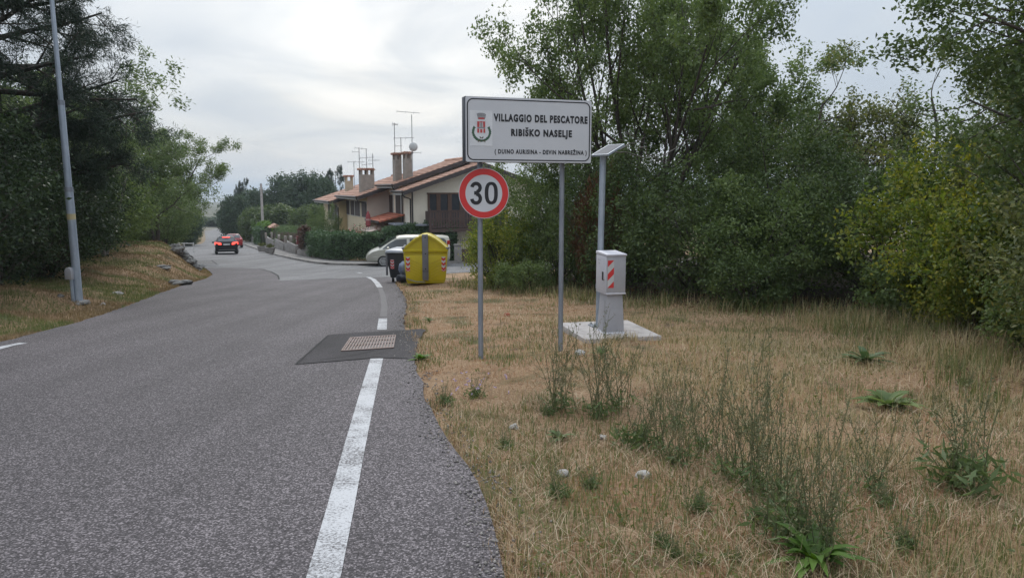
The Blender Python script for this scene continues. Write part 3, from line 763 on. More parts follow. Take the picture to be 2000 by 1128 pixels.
dS = 11.15
sp0 = at(1169, 628, dS)
sol = thing('solar_panel_post', 'galvanised post with a small tilted solar panel on top behind the cabinet', 'solar post', (sp0.x, sp0.y, zs), YAW)
topz = at(1183, 305, dS).z - zs
m = MB(); m.tube([(0, 0, 0), (.03, 0, topz)], .046, 16); m.build('pole', MT['steel_l'], sol, smooth_=True)
m = MB(); m.box((-.01, 0, .008), (.24, .24, .016)); bpl = m.build('base_plate', MT['steel'], sol)
for x in (-.09, .07):
    for y in (-.08, .08):
        m = MB(); m.lathe([(.014, .016), (.014, .04)], 6, (x, y, 0)); m.build('bolt', MT['steel'], bpl)
# panel: low edge towards the road, rising to the right
ctr = at(1187.5, 291.5, dS) - Vector((sp0.x, sp0.y, zs)); rmI = Matrix.Rotation(-YAW, 3, 'Z')
e1 = rmI @ Vector((.215, -.2, 0)); e2 = rmI @ Vector((.285, .30, .165)); cpl = rmI @ ctr
nr = e1.cross(e2).normalized()
def slabp(s0, t0, s1, t1, off, th):
    a = [cpl + e1 * s + e2 * t + nr * off for s, t in ((s0, t0), (s1, t0), (s1, t1), (s0, t1))]
    m_ = MB(); m_.prism(a, nr * th); return m_
fr = slabp(-.5, -.5, .5, .5, -.03, .03).build('panel_frame', MT['steel_l'], sol)
slabp(-.44, -.46, .44, .46, .0006, .002).build('solar_cells', M('solar_cells', (0.05, 0.06, 0.085), .6, (0.04, 0.05, 0.07), 3, spec=.25), fr)
m = MB(); m.tube([(.03, 0, topz - .05), tuple(cpl - nr * .02)], .022, 8); m.build('panel_bracket', MT['steel'], sol)

# ------------------------------------------------------------------ steel drain grate in the road
gq = [G(*p) for p in ((666, 688.5), (769, 682), (773.6, 657), (684, 662))]
gzp = lambda p: Vector((p[0], p[1], float(prof(p[1])) + .017))
A_, B_, C_, D_ = [gzp(p) for p in gq]
gr_m = M('rusty_grate', (0.215, 0.165, 0.16), .65, (0.13, 0.085, 0.062), 7, metal=.3, bump=.2)
gth = thing('drain_grate', 'rusty steel drain grate set in the dark asphalt patch', 'drain grate', (A_ + B_ + C_ + D_) / 4)
org = (A_ + B_ + C_ + D_) / 4
A_, B_, C_, D_ = [p - org for p in (A_, B_, C_, D_)]
def bil(s, t): return A_ * (1 - s) * (1 - t) + B_ * s * (1 - t) + C_ * s * t + D_ * (1 - s) * t
up = Vector((0, 0, .013))
m = MB(); m.face([bil(0, 0) - Vector((0, 0, .0005)), bil(1, 0) - Vector((0, 0, .0005)), bil(1, 1) - Vector((0, 0, .0005)), bil(0, 1) - Vector((0, 0, .0005))]); m.build('gully', MT['black'], gth)
m = MB()
for s0, s1, t0, t1 in ((0, 1, 0, .05), (0, 1, .95, 1), (0, .025, .05, .95), (.975, 1, .05, .95)):
    a = [bil(s0, t0), bil(s1, t0), bil(s1, t1), bil(s0, t1)]; m.hexa(a, [p + up for p in a])
m.build('grate_frame', gr_m, gth)
bm_ = MB()
for i in range(16):
    s0 = .035 + i * .94 / 16; s1 = s0 + .031
    for t0, t1 in ((.052, .36), (.38, .65), (.67, .948)):
        a = [bil(s0, t0), bil(s1, t0), bil(s1, t1), bil(s0, t1)]; bm_.hexa(a, [p + up * .95 for p in a])
for t in (.36, .65):
    a = [bil(.025, t), bil(.975, t), bil(.975, t + .02), bil(.025, t + .02)]; bm_.hexa(a, [p + up * .9 for p in a])
bm_.build('grate_bars', gr_m, gth)

# ------------------------------------------------------------------ yellow recycling container
dY = 24.0
cy0 = at(829, 556, dY - .65)
yc = thing('recycling_container', 'large yellow recycling container with arched lid and grey centre bar', 'container', (cy0.x, dY, float(prof(dY)) + .03), R(4))
yb = -.62
def frust(m, w0, w1, d0, d1, za, zc):
    m.hexa([(-w0, -d0, za), (w0, -d0, za), (w0, d0, za), (-w0, d0, za)], [(-w1, -d1, zc), (w1, -d1, zc), (w1, d1, zc), (-w1, d1, zc)])
m = MB(); frust(m, .585, .60, .54, .55, .06, .13); frust(m, .615, .69, .57, .62, .131, .99)
body = m.build('body', MT['yellow'], yc, bevel=.02)
m = MB()
for i in range(6):                                        # chevron ribs moulded in the front
    for sg in (-1, 1):
        zc = .28 + i * .09
        m.tube([(sg * .12, -.60 - .0, zc - .02), (sg * .47, -.605, zc + .17)] if False else [(sg * .13, -(.575 + .05 * (zc - .02 - .13) / .86) - .001, zc - .04), (sg * .46, -(.575 + .05 * (zc + .14 - .13) / .86) - .001, zc + .12)], .011, 6)
m.build('moulded_rib', MT['yellow'], body, smooth_=True)
m = MB(); frust(m, .69, .70, .625, .63, .992, 1.03); frust(m, .665, .665, .60, .60, 1.031, 1.065); frust(m, .705, .715, .64, .65, 1.066, 1.15); m.build('rim', MT['yellow'], yc, bevel=.012)
arch = [(-.72, 1.152), (-.70, 1.175), (-.60, 1.265), (-.46, 1.39), (-.30, 1.505), (-.14, 1.59), (0, 1.615), (.14, 1.59), (.30, 1.505), (.46, 1.39), (.60, 1.265), (.70, 1.175), (.72, 1.152)]
m = MB(); m.prism([(x * .97, -.60, z - .012) for x, z in arch], (0, 1.20, 0)); lid = m.build('lid', MT['yellow'], yc)
for y0, y1 in ((-.645, -.565), (.565, .645)):
    m = MB(); inn = [(x * .90, 1.152 + (z - 1.152) * .86) for x, z in arch]
    n = len(arch)
    va = [(x, y0, z) for x, z in arch] + [(x, y0, z) for x, z in inn] + [(x, y1, z) for x, z in arch] + [(x, y1, z) for x, z in inn]
    fs_ = []
    for i in range(n - 1):
        fs_ += [(i, i + 1, n + i + 1, n + i), (2 * n + i, 3 * n + i, 3 * n + i + 1, 2 * n + i + 1), (i, 2 * n + i, 2 * n + i + 1, i + 1), (n + i, n + i + 1, 3 * n + i + 1, 3 * n + i)]
    fs_ += [(0, n, 3 * n, 2 * n), (n - 1, 3 * n - 1, 4 * n - 1, 2 * n - 1)]
    m.add(va, fs_); m.build('lid_edge', MT['yellow'], lid)
m = MB(); m.box((-.005, -.672, .93), (.19, .045, 1.40)); bar = m.build('centre_bar', MT['bin_grey'], yc, bevel=.008)
for z in (1.53, 1.02, .54):
    m = MB(); m.lathe([(.022, -.702), (.022, -.694)], 12, (0, 0, z), 'Y'); m.build('bolt', MT['black'], bar)
m = MB(); m.box((-.005, -.70, .47), (.20, .012, .012)); m.build('seam', MT['black'], bar)
m = MB(); m.box((-.005, -.668, .32), (.175, .04, .28)); m.build('bar_foot', MT['bin_grey'], bar, bevel=.006)
for sg in (-1, 1):
    m = MB(); m.tube([(sg * .72, -.60, 1.19), (sg * .735, 0, 1.17), (sg * .72, .60, 1.19)], .03, 8); m.build('side_arm', MT['bin_grey'], yc, smooth_=True)
    m = MB(); m.box((sg * .69, -.63, 1.185), (.09, .05, .05), ry=sg * R(40)); m.build('hinge', MT['bin_grey'], yc, bevel=.01)
def chevron_panel(parent, wd, ht, n, O, ux, uz, nrm):
    """white panel with red V bars"""
    O, ux, uz, nrm = Vector(O), Vector(ux), Vector(uz), Vector(nrm)
    P3 = lambda x, z, o_: O + ux * x + uz * z + nrm * o_
    m_ = MB(); m_.prism([P3(-wd / 2, 0, 0), P3(wd / 2, 0, 0), P3(wd / 2, ht, 0), P3(-wd / 2, ht, 0)], nrm * .003)
    o_ = m_.build('reflective_panel', MT['sign_white'], parent)
    r_ = MB(); st = ht / n; v = wd * .42
    for i in range(n + 1):
        z_ = i * st * 1.0 + st * .1
        pl = [(-wd / 2, z_ + v), (0, z_), (wd / 2, z_ + v), (wd / 2, z_ + v + st * .5), (0, z_ + st * .5), (-wd / 2, z_ + v + st * .5)]
        for half in (0, 1):
            hp = [pl[0], pl[1], pl[4], pl[5]] if half == 0 else [pl[1], pl[2], pl[3], pl[4]]
            hp = [(x, min(max(z2, 0), ht)) for x, z2 in hp]
            r_.face([P3(x, z2, .0042) for x, z2 in hp])
    lowa = [(-wd / 2, 0), (0, 0), (-wd / 2, v * .8)]; r_.face([P3(x, z2, .0042) for x, z2 in lowa]); r_.face([P3(-x, z2, .0042) for x, z2 in lowa[::-1]])
    r_.build('red_chevron', MT['sign_red'], o_)
sl = math.atan((.62 - .57) / .86)
for x in (-.555, .565):
    chevron_panel(yc, .125, .46, 3, (x, -.602 - .001, .46), (1, 0, 0), (0, -math.sin(sl), math.cos(sl)), (0, -math.cos(sl), -math.sin(sl)))
chevron_panel(yc, .16, .5, 3, (.662, -.35, .42), (0, 1, 0), (.08, 0, 1), (1, 0, -.08))
m = MB(); m.tube([(-.56, -.3, .30), (-.58, -.60, .22), (-.3, -.70, .14), (-.02, -.70, .13)], .013, 6); m.build('foot_pedal', MT['steel'], yc, smooth_=True)

# ------------------------------------------------------------------ dark wheeled bin left of it
dB = 25.6
q = at(784, 541, dB - .5)
wb = thing('wheeled_bin', 'charcoal wheeled refuse bin with blue grey lid and chevron panel', 'bin', (q.x + .12, dB, float(prof(dB)) + .02), R(-4))
m = MB(); frust(m, .50, .60, .38, .46, .16, 1.0); m.build('bin_body', MT['bin_dark'], wb, bevel=.03)
m = MB(); frust(m, .64, .65, .50, .51, 1.0, 1.045); m.build('bin_rim', MT['lid_grey'], wb, bevel=.012)
m = MB(); m.prism([(-.63, -.49, 1.047), (.63, -.49, 1.047), (.63, -.45, 1.10), (.5, -.2, 1.135), (-.5, -.2, 1.135), (-.63, -.45, 1.10)], (0, .95, 0)); m.build('bin_lid', MT['lid_grey'], wb, bevel=.02)
m = MB(); m.box((-.60, -.42, .62), (.06, .07, .75)); m.build('bin_corner', MT['bin_grey'], wb, bevel=.01)
for sg in (-1, 1):
    m = MB(); m.tube([(sg * .66, -.3, .95), (sg * .70, 0, .95), (sg * .66, .3, .95)], .02, 8); m.build('lifting_arm', MT['steel'], wb, smooth_=True)
for x in (-.42, .40):
    for y in (-.30, .30):
        m = MB(); m.lathe([(.02, -.03), (.075, -.03), (.085, -.015), (.085, .015), (.075, .03), (.02, .03)], 16, (x, y, .068), 'X'); wh = m.build('castor', MT['rubber'], wb, smooth_=True)
        m = MB(); m.box((x, y, .135), (.08, .07, .06)); m.build('castor_fork', MT['steel'], wh)
chevron_panel(wb, .125, .32, 3, (-.405, -.4275, .47), (1, 0, 0), (0, -.095, .995), (0, -.995, -.095))
def bag(name, label, loc, sx, sy, sz, mat, seed):
    rs = np.random.RandomState(seed); m_ = MB(); n = 18; prf = []
    for i in range(11):
        t = i / 10; r_ = math.sin(math.pi * min(1, .12 + t * .80)) ** .6 if t < .85 else .22 + (1 - t) * 1.2
        prf.append((max(.03, r_), t))
    vs_, fs_ = [], []
    for i, (r_, t) in enumerate(prf):
        for k_ in range(n):
            a = 2 * math.pi * k_ / n; rr = r_ * (1 + .12 * math.sin(a * 3 + seed + t * 4) + rs.uniform(-.06, .06))
            vs_.append((rr * math.cos(a) * sx / 2, rr * math.sin(a) * sy / 2, t * sz))
    for i in range(10):
        for k_ in range(n): fs_.append((i * n + k_, i * n + (k_ + 1) % n, (i + 1) * n + (k_ + 1) % n, (i + 1) * n + k_))
    fs_ += [tuple(range(n))[::-1], tuple(10 * n + k_ for k_ in range(n))]
    m_.add(vs_, fs_); o_ = m_.build(name, mat, None, smooth_=True, angle=180); o_.location = loc; tag(o_, label, 'bag')
qb = at(785, 545, 24.7)
bag('rubbish_bag', 'dark rubbish bag on the ground between the two bins', (qb.x, 24.75, float(prof(24.75)) + .0), .38, .36, .34, MT['bag_dark'], 3)
bag('rubbish_bag', 'blue grey rubbish bag piled on a dark bag between the bins', (qb.x + .03, 24.85, float(prof(24.85)) + .31), .34, .32, .42, MT['bag_blue'], 5)

# ------------------------------------------------------------------ vehicles
def car_body(stations, wheels, wr_, mat, parent, name='body'):
    m = MB(); n = 13; vs_ = []
    for (x, zb_, zbelt, ztop, w_, wt) in stations:
        half = [(.90 * w_, zb_), (.975 * w_, zb_ + .10), (w_, (zb_ + zbelt) / 2 + .04), (.985 * w_, zbelt), (wt, ztop - min(.07, (ztop - zbelt) * .5)), (wt - .12, ztop - .008)]
        vs_ += [(x, y, z) for y, z in half] + [(x, 0, ztop + .012)] + [(x, -y, z) for y, z in half[::-1]]
    fs_ = []
    for i in range(len(stations) - 1):
        for k_ in range(n):
            fs_.append((i * n + k_, i * n + (k_ + 1) % n, (i + 1) * n + (k_ + 1) % n, (i + 1) * n + k_))
    fs_ += [tuple(range(n)), tuple((len(stations) - 1) * n + k_ for k_ in range(n))[::-1]]
    m.add(vs_, fs_); o = m.build(name, mat, parent, smooth_=True, angle=28)
    c = MB()
    for wx in wheels:
        for sg in (-1, 1):
            c.lathe([(wr_ * 1.16, sg * .62), (wr_ * 1.16, sg * 1.2)] if sg > 0 else [(wr_ * 1.16, -1.2), (wr_ * 1.16, -.62)], 28, (wx, 0, wr_ * 1.02), 'Y')
    co = c.build('arch_cutter', None)
    md = o.modifiers.new('b', 'BOOLEAN'); md.object = co; md.operation = 'DIFFERENCE'; md.solver = 'EXACT'
    dg = bpy.context.evaluated_depsgraph_get(); me = bpy.data.meshes.new_from_object(o.evaluated_get(dg))
    o.modifiers.clear(); o.data = me; bpy.data.objects.remove(co)
    me.polygons.foreach_set('use_smooth', [True] * len(me.polygons))
    try: me.set_sharp_from_angle(angle=R(28))
    except Exception: pass
    return o
def st_at(st, x):
    xs = [s_[0] for s_ in st]
    return [float(np.interp(x, xs, [s_[i] for s_ in st])) for i in range(6)]
def side_y(st, x, z):
    _, zb_, zbelt, ztop, w_, wt = st_at(st, x)
    zr = ztop - min(.07, (ztop - zbelt) * .5)
    if z >= zbelt: return .985 * w_ + (wt - .985 * w_) * (z - zbelt) / max(1e-3, zr - zbelt)
    zm = (zb_ + zbelt) / 2 + .04
    if z >= zm: return w_ + (.985 * w_ - w_) * (z - zm) / max(1e-3, zbelt - zm)
    return float(np.interp(z, [zb_, zb_ + .10, zm], [.9 * w_, .975 * w_, w_]))
def side_patch(st, poly, sg, name, mat, parent, off=.006):
    xs_ = [q_[0] for q_ in poly]; x0_, x1_ = min(xs_), max(xs_); k_ = max(4, int((x1_ - x0_) / .08)); m = MB(); cols = []
    for i in range(k_ + 1):
        x = x0_ + 1e-4 + (x1_ - x0_ - 2e-4) * i / k_; zs_ = []
        for (xa, za), (xb, zb2) in zip(poly, poly[1:] + poly[:1]):
            if xa != xb and min(xa, xb) <= x <= max(xa, xb): zs_.append(za + (zb2 - za) * (x - xa) / (xb - xa))
        lo, hi = min(zs_), max(zs_); cols.append([(x, sg * (side_y(st, x, lo + (hi - lo) * j / 3) + off + .004), lo + (hi - lo) * j / 3) for j in range(4)])
    m.add([q_ for c_ in cols for q_ in c_], [(i * 4 + j, (i + 1) * 4 + j, (i + 1) * 4 + j + 1, i * 4 + j + 1) for i in range(k_) for j in range(3)])
    return m.build(name, mat, parent, smooth_=True)
def side_strip(st, pts, sg, name, mat, parent, r=.006):
    m = MB(); m.tube([(x, sg * (side_y(st, x, z) + .001), z) for x, z in pts], r, 5); return m.build(name, mat, parent)
def wheel(parent, x, y, r, sg, spokes=9):
    m = MB(); m.lathe([(r * .62, -.1), (r * .93, -.1), (r, -.07), (r, .07), (r * .93, .1), (r * .62, .1)], 30, (x, y, r), 'Y'); wo = m.build('wheel', MT['rubber'], parent, smooth_=True)
    m = MB(); yo = y + sg * .112
    m.lathe([(r * .70, yo - .012), (r * .70, yo + .012), (r * .60, yo + .012), (r * .60, yo - .012)], 30, (x, 0, r), 'Y')
    m.lathe([(r * .17, yo - .012), (r * .17, yo + .02)], 14, (x, 0, r), 'Y')
    for i in range(spokes):
        a = 2 * math.pi * i / spokes; m.box((x + math.cos(a) * r * .38, yo, r + math.sin(a) * r * .38), (r * .48, .02, r * .10), ry=-a)
    m.build('rim', MT['rim'], wo)
    m = MB(); m.lathe([(r * .66, yo - .03), (r * .66, yo - .02)], 24, (x, 0, r), 'Y'); m.build('brake_disc', MT['bin_dark'], wo)

# black hatchback with its brake lights on, going away
Cst = [(-2.12, .36, .72, .80, .78, .66), (-2.07, .28, .90, .97, .86, .74), (-1.98, .24, .96, 1.05, .89, .74), (-1.72, .21, .97, 1.30, .905, .66), (-1.50, .2, .97, 1.44, .91, .62), (-.9, .19, .96, 1.50, .915, .62), (0, .19, .94, 1.51, .915, .62), (.45, .19, .93, 1.45, .91, .62), (1.15, .2, .92, 1.0, .90, .70), (1.75, .22, .84, .88, .87, .66), (2.08, .28, .68, .71, .78, .58), (2.16, .36, .58, .60, .64, .46)]
dC = 62.0; cc = at(442, 490, dC + 2)
hb = thing('hatchback_car', 'black hatchback driving away with its brake lights lit', 'car', (cc.x, dC + 2.0, float(prof(dC + 2)) + .01), R(90 + 22.5))
hb.rotation_euler = (0, R(3.2), R(90 + 22.5))
cbod = car_body(Cst, (-1.3, 1.32), .32, MT['car_black'], hb)
m = MB(); a = [(-1.965, .66, 1.045), (-1.965, -.66, 1.045), (-1.545, -.56, 1.40), (-1.545, .56, 1.40)]; m.prism([Vector(p) + Vector((-.030, 0, .025)) for p in a], (.012, 0, -.01)); m.build('rear_window', MT['glass_d'], hb)
m = MB(); m.box((-1.53, 0, 1.462), (.16, 1.12, .03), ry=R(-14)); sp_ = m.build('roof_spoiler', MT['car_black'], hb, bevel=.008)
m = MB(); m.box((-1.618, 0, 1.425), (.03, .62, .06)); m.build('high_brake_light', MT['tail_on'], sp_)
for sg in (-1, 1):
    m = MB(); m.hexa([(-2.15, sg * .40, .79), (-2.0, sg * .40, .79), (-1.80, sg * .92, .82), (-2.06, sg * .92, .82)], [(-2.11, sg * .44, .98), (-1.98, sg * .44, .98), (-1.78, sg * .92, 1.03), (-2.02, sg * .92, 1.03)]); m.build('brake_light', MT['tail_on'], hb, bevel=.01)
    side_patch(Cst, [(.75, .97), (.28, 1.38), (-.05, 1.41), (-.05, .99)], sg, 'side_window', MT['glass_d'], hb)
    side_patch(Cst, [(-.12, .99), (-.12, 1.42), (-.9, 1.41), (-1.25, 1.30), (-1.45, 1.05)], sg, 'side_window', MT['glass_d'], hb)
    m = MB(); m.box((.70, sg * 1.0, 1.0), (.12, .2, .13)); m.build('mirror', MT['car_black'], hb, bevel=.03)
    for wx in (-1.3, 1.32): wheel(hb, wx, sg * .80, .32, sg, 7)
m = MB(); m.box((-2.145, 0, .82), (.02, .52, .115), ry=R(-15)); m.build('licence_plate', MT['plate'], hb)
m = MB(); m.box((-2.10, 0, .46), (.12, 1.55, .22)); bp2 = m.build('rear_bumper', MT['car_black'], hb, bevel=.03)
m = MB(); m.box((-2.165, 0, .38), (.02, 1.30, .025)); m.build('bumper_trim', MT['rim'], bp2)
m = MB(); a = [(1.10, .66, 1.02), (1.10, -.66, 1.02), (.50, -.56, 1.42), (.50, .56, 1.42)]; m.prism([Vector(p) + Vector((.025, 0, .02)) for p in a], (-.012, 0, -.01)); m.build('windscreen', MT['glass_d'], hb)

# champagne people carrier parked in the side street
Vst = [(-2.34, .42, .92, 1.56, .82, .62), (-2.28, .32, .98, 1.67, .90, .66), (-2.0, .28, 1.0, 1.72, .92, .69), (-1.0, .25, 1.0, 1.75, .925, .70), (.1, .25, 1.0, 1.75, .925, .70), (.55, .25, .99, 1.71, .925, .70), (.95, .25, .985, 1.53, .92, .69), (1.35, .25, .98, 1.28, .915, .70), (1.68, .26, .97, 1.07, .905, .72), (2.05, .28, .86, .92, .87, .68), (2.28, .30, .70, .75, .78, .58), (2.37, .36, .58, .61, .66, .46)]
dV = 42.6; cv = at(796, 520, dV)
van = thing('people_carrier', 'champagne people carrier parked behind the yellow container', 'minivan', (cv.x + .02, dV + .2, float(prof(dV)) + .02), R(180 + 12))
vbod = car_body(Vst, (-1.42, 1.45), .33, MT['car_beige'], van)
for sg in (-1, 1):
    side_patch(Vst, [(1.50, 1.02), (1.15, 1.30), (.72, 1.53), (.12, 1.57), (.12, 1.04)], sg, 'side_window', MT['glass_d'], van)
    side_patch(Vst, [(-.04, 1.04), (-.04, 1.57), (-1.02, 1.585), (-1.02, 1.04)], sg, 'side_window', MT['glass_d'], van)
    side_patch(Vst, [(-1.14, 1.04), (-1.14, 1.585), (-2.0, 1.57), (-2.12, 1.45), (-2.12, 1.06)], sg, 'side_window', MT['glass_d'], van)
    for pts in ([(.04, 1.58), (.04, .36)], [(-1.08, 1.58), (-1.08, .40)], [(1.25, .98), (1.12, .40)]): side_strip(Vst, pts, sg, 'door_seam', MT['black'], vbod)
    side_strip(Vst, [(2.0, .57), (1.0, .58), (-2.1, .58)], sg, 'side_moulding', MT['car_beige'], vbod, .018)
    m = MB(); m.hexa([(2.30, sg * .50, .66), (2.16, sg * .50, .66), (1.80, sg * .895, .74), (1.95, sg * .865, .72)], [(2.19, sg * .50, .79), (2.05, sg * .50, .80), (1.78, sg * .875, .90), (1.92, sg * .845, .87)]); m.build('headlight', MT['lamp_glass'], van, bevel=.01)
    m = MB(); m.box((-2.24, sg * .80, 1.22), (.16, .13, .46)); m.build('tail_light', MT['tail_off'], van, bevel=.02)
    m = MB(); m.box((1.18, sg * 1.02, 1.06), (.14, .22, .15)); m.build('mirror', MT['car_beige'], van, bevel=.04)
    for x in (.25, -.9): 
        m = MB(); m.box((x, sg * (side_y(Vst, x, .9) + .01), .90), (.16, .03, .03)); m.build('door_handle', MT['car_beige'], van, bevel=.01)
    for wx in (-1.42, 1.45): wheel(van, wx, sg * .82, .33, sg, 12)
m = MB(); a = [(1.66, .68, 1.09), (1.66, -.68, 1.09), (.68, -.60, 1.66), (.68, .60, 1.66)]; m.prism([Vector(p) + Vector((.03, 0, .035)) for p in a], (-.012, 0, -.012)); m.build('windscreen', MT['glass_d'], van)
m = MB(); m.box((2.33, 0, .46), (.12, 1.2, .16)); m.build('front_bumper', MT['car_beige'], van, bevel=.03)

# small red car beyond the hatchback
dR = 82.0; cr_ = at(456.5, 477, dR)
red = thing('red_car', 'small red car ahead of the black hatchback, half hidden by it', 'car', (cr_.x, dR, float(prof(dR)) + .02), R(112))
red.rotation_euler = (0, R(3), R(112))
Rst = [tuple([s_[0] * .9] + list(s_[1:])) for s_ in Cst]
car_body(Rst, (-1.15, 1.2), .30, MT['car_red'], red)
m = MB(); a = [(-1.77, .66, 1.045), (-1.77, -.66, 1.045), (-1.39, -.56, 1.40), (-1.39, .56, 1.40)]; m.prism([Vector(p) + Vector((-.030, 0, .025)) for p in a], (.012, 0, -.01)); m.build('rear_window', MT['glass_d'], red)
for sg in (-1, 1):
    side_patch(Rst, [(.68, .97), (.28, 1.38), (-1.0, 1.38), (-1.25, 1.05)], sg, 'side_window', MT['glass_d'], red)
    m = MB(); m.box((-1.86, sg * .68, .86), (.12, .24, .18)); m.build('tail_light', MT['tail_off'], red, bevel=.03)
    for wx in (-1.15, 1.2): wheel(red, wx, sg * .80, .30, sg, 7)
m = MB(); m.box((-1.93, 0, .80), (.02, .5, .11)); m.build('licence_plate', MT['plate'], red)
# ------------------------------------------------------------------ terraced houses along the street
def tile_mat(name, a, b_, c):
    m, t, bs = newmat(name)
    tcn = t.nodes.new('ShaderNodeTexCoord'); uvm = t.nodes.new('ShaderNodeMapping'); t.links.new(tcn.outputs['Object'], uvm.inputs[0])
    n = t.nodes.new('ShaderNodeTexNoise'); n.inputs['Scale'].default_value = 2.0; n.inputs['Detail'].default_value = 6; t.links.new(uvm.outputs[0], n.inputs['Vector'])
    r = ramp_node(t, [(0.3, a), (0.7, c), (0.5, b_)]); t.links.new(n.outputs['Fac'], r.inputs[0])
    wv = t.nodes.new('ShaderNodeTexWave'); wv.wave_type = 'BANDS'; wv.bands_direction = 'X'; wv.inputs['Scale'].default_value = 0.85; wv.inputs['Distortion'].default_value = .3
    t.links.new(uvm.outputs[0], wv.inputs['Vector'])
    mr = t.nodes.new('ShaderNodeMapRange'); mr.inputs[3].default_value = .72; mr.inputs[4].default_value = 1.08; t.links.new(wv.outputs['Fac'], mr.inputs[0])
    wv2 = t.nodes.new('ShaderNodeTexWave'); wv2.wave_type = 'BANDS'; wv2.bands_direction = 'Y'; wv2.inputs['Scale'].default_value = 1.4
    t.links.new(uvm.outputs[0], wv2.inputs['Vector'])
    s_ = t.nodes.new('ShaderNodeVectorMath'); s_.operation = 'SCALE'; t.links.new(r.outputs[0], s_.inputs[0]); t.links.new(mr.outputs[0], s_.inputs['Scale'])
    t.links.new(s_.outputs[0], bs.inputs['Base Color']); bs.inputs['Roughness'].default_value = .85
    ad = t.nodes.new('ShaderNodeMath'); t.links.new(wv.outputs['Fac'], ad.inputs[0]); t.links.new(wv2.outputs['Fac'], ad.inputs[1])
    bp = t.nodes.new('ShaderNodeBump'); bp.inputs['Strength'].default_value = .7; bp.inputs['Distance'].default_value = .06; t.links.new(ad.outputs[0], bp.inputs['Height']); t.links.new(bp.outputs[0], bs.inputs['Normal'])
    return m
tile = tile_mat('clay_roof_tiles', (0.30, 0.15, 0.10), (0.42, 0.235, 0.165), (0.50, 0.31, 0.23))
tile_r = tile_mat('red_canopy_tiles', (0.36, 0.10, 0.055), (0.40, 0.12, 0.065), (0.44, 0.14, 0.08))
w_cream = M('cream_render', (0.80, 0.73, 0.61), .9, (0.74, 0.67, 0.56), 1.2, bump=.1)
w_grey = M('grey_render', (0.60, 0.545, 0.48), .9, (0.53, 0.48, 0.42), 1.2, bump=.1)
w_yel = M('yellow_render', (0.72, 0.57, 0.33), .9, (0.66, 0.52, 0.30), 1.2, bump=.1)
w_beige = M('beige_render', (0.76, 0.65, 0.48), .9, (0.70, 0.60, 0.44), 1.2, bump=.1)
shut = M('brown_shutter', (0.055, 0.035, 0.032), .6, (0.042, 0.028, 0.026), 6)
wood = M('brown_wood', (0.13, 0.07, 0.045), .7, (0.09, 0.05, 0.035), 7, stretch=(1, 1, .2))
wood_r = M('weathered_brown_boards', (0.10, 0.062, 0.052), .8, (0.065, 0.042, 0.038), 7, stretch=(1, 1, .2))
gut = M('dark_gutter', (0.05, 0.04, 0.04), .5); fascia = M('pale_fascia', (0.55, 0.55, 0.54), .6)
chim = M('grey_chimney_render', (0.33, 0.29, 0.255), .9, (0.25, 0.22, 0.19), 4, bump=.2)
chim_y = M('ochre_chimney_render', (0.45, 0.38, 0.28), .9, (0.38, 0.32, 0.23), 4, bump=.2)
red_fence = M('reddish_fence_slats', (0.12, 0.045, 0.045), .7, (0.085, 0.033, 0.035), 3)
HR = R(22)
hX = Vector((math.cos(HR), math.sin(HR), 0)); hY = Vector((-math.sin(HR), math.cos(HR), 0))
def t_of(K, px):
    """distance along the eave wall where the photo column px meets it"""
    o_ = (1000 - px) / 1463.0; return (o_ * K[1] + K[0]) / (-hY.x - o_ * hY.y) * 1.0 if False else (o_ * K[1] - (-K[0])) / ((-hY.x) - o_ * hY.y)
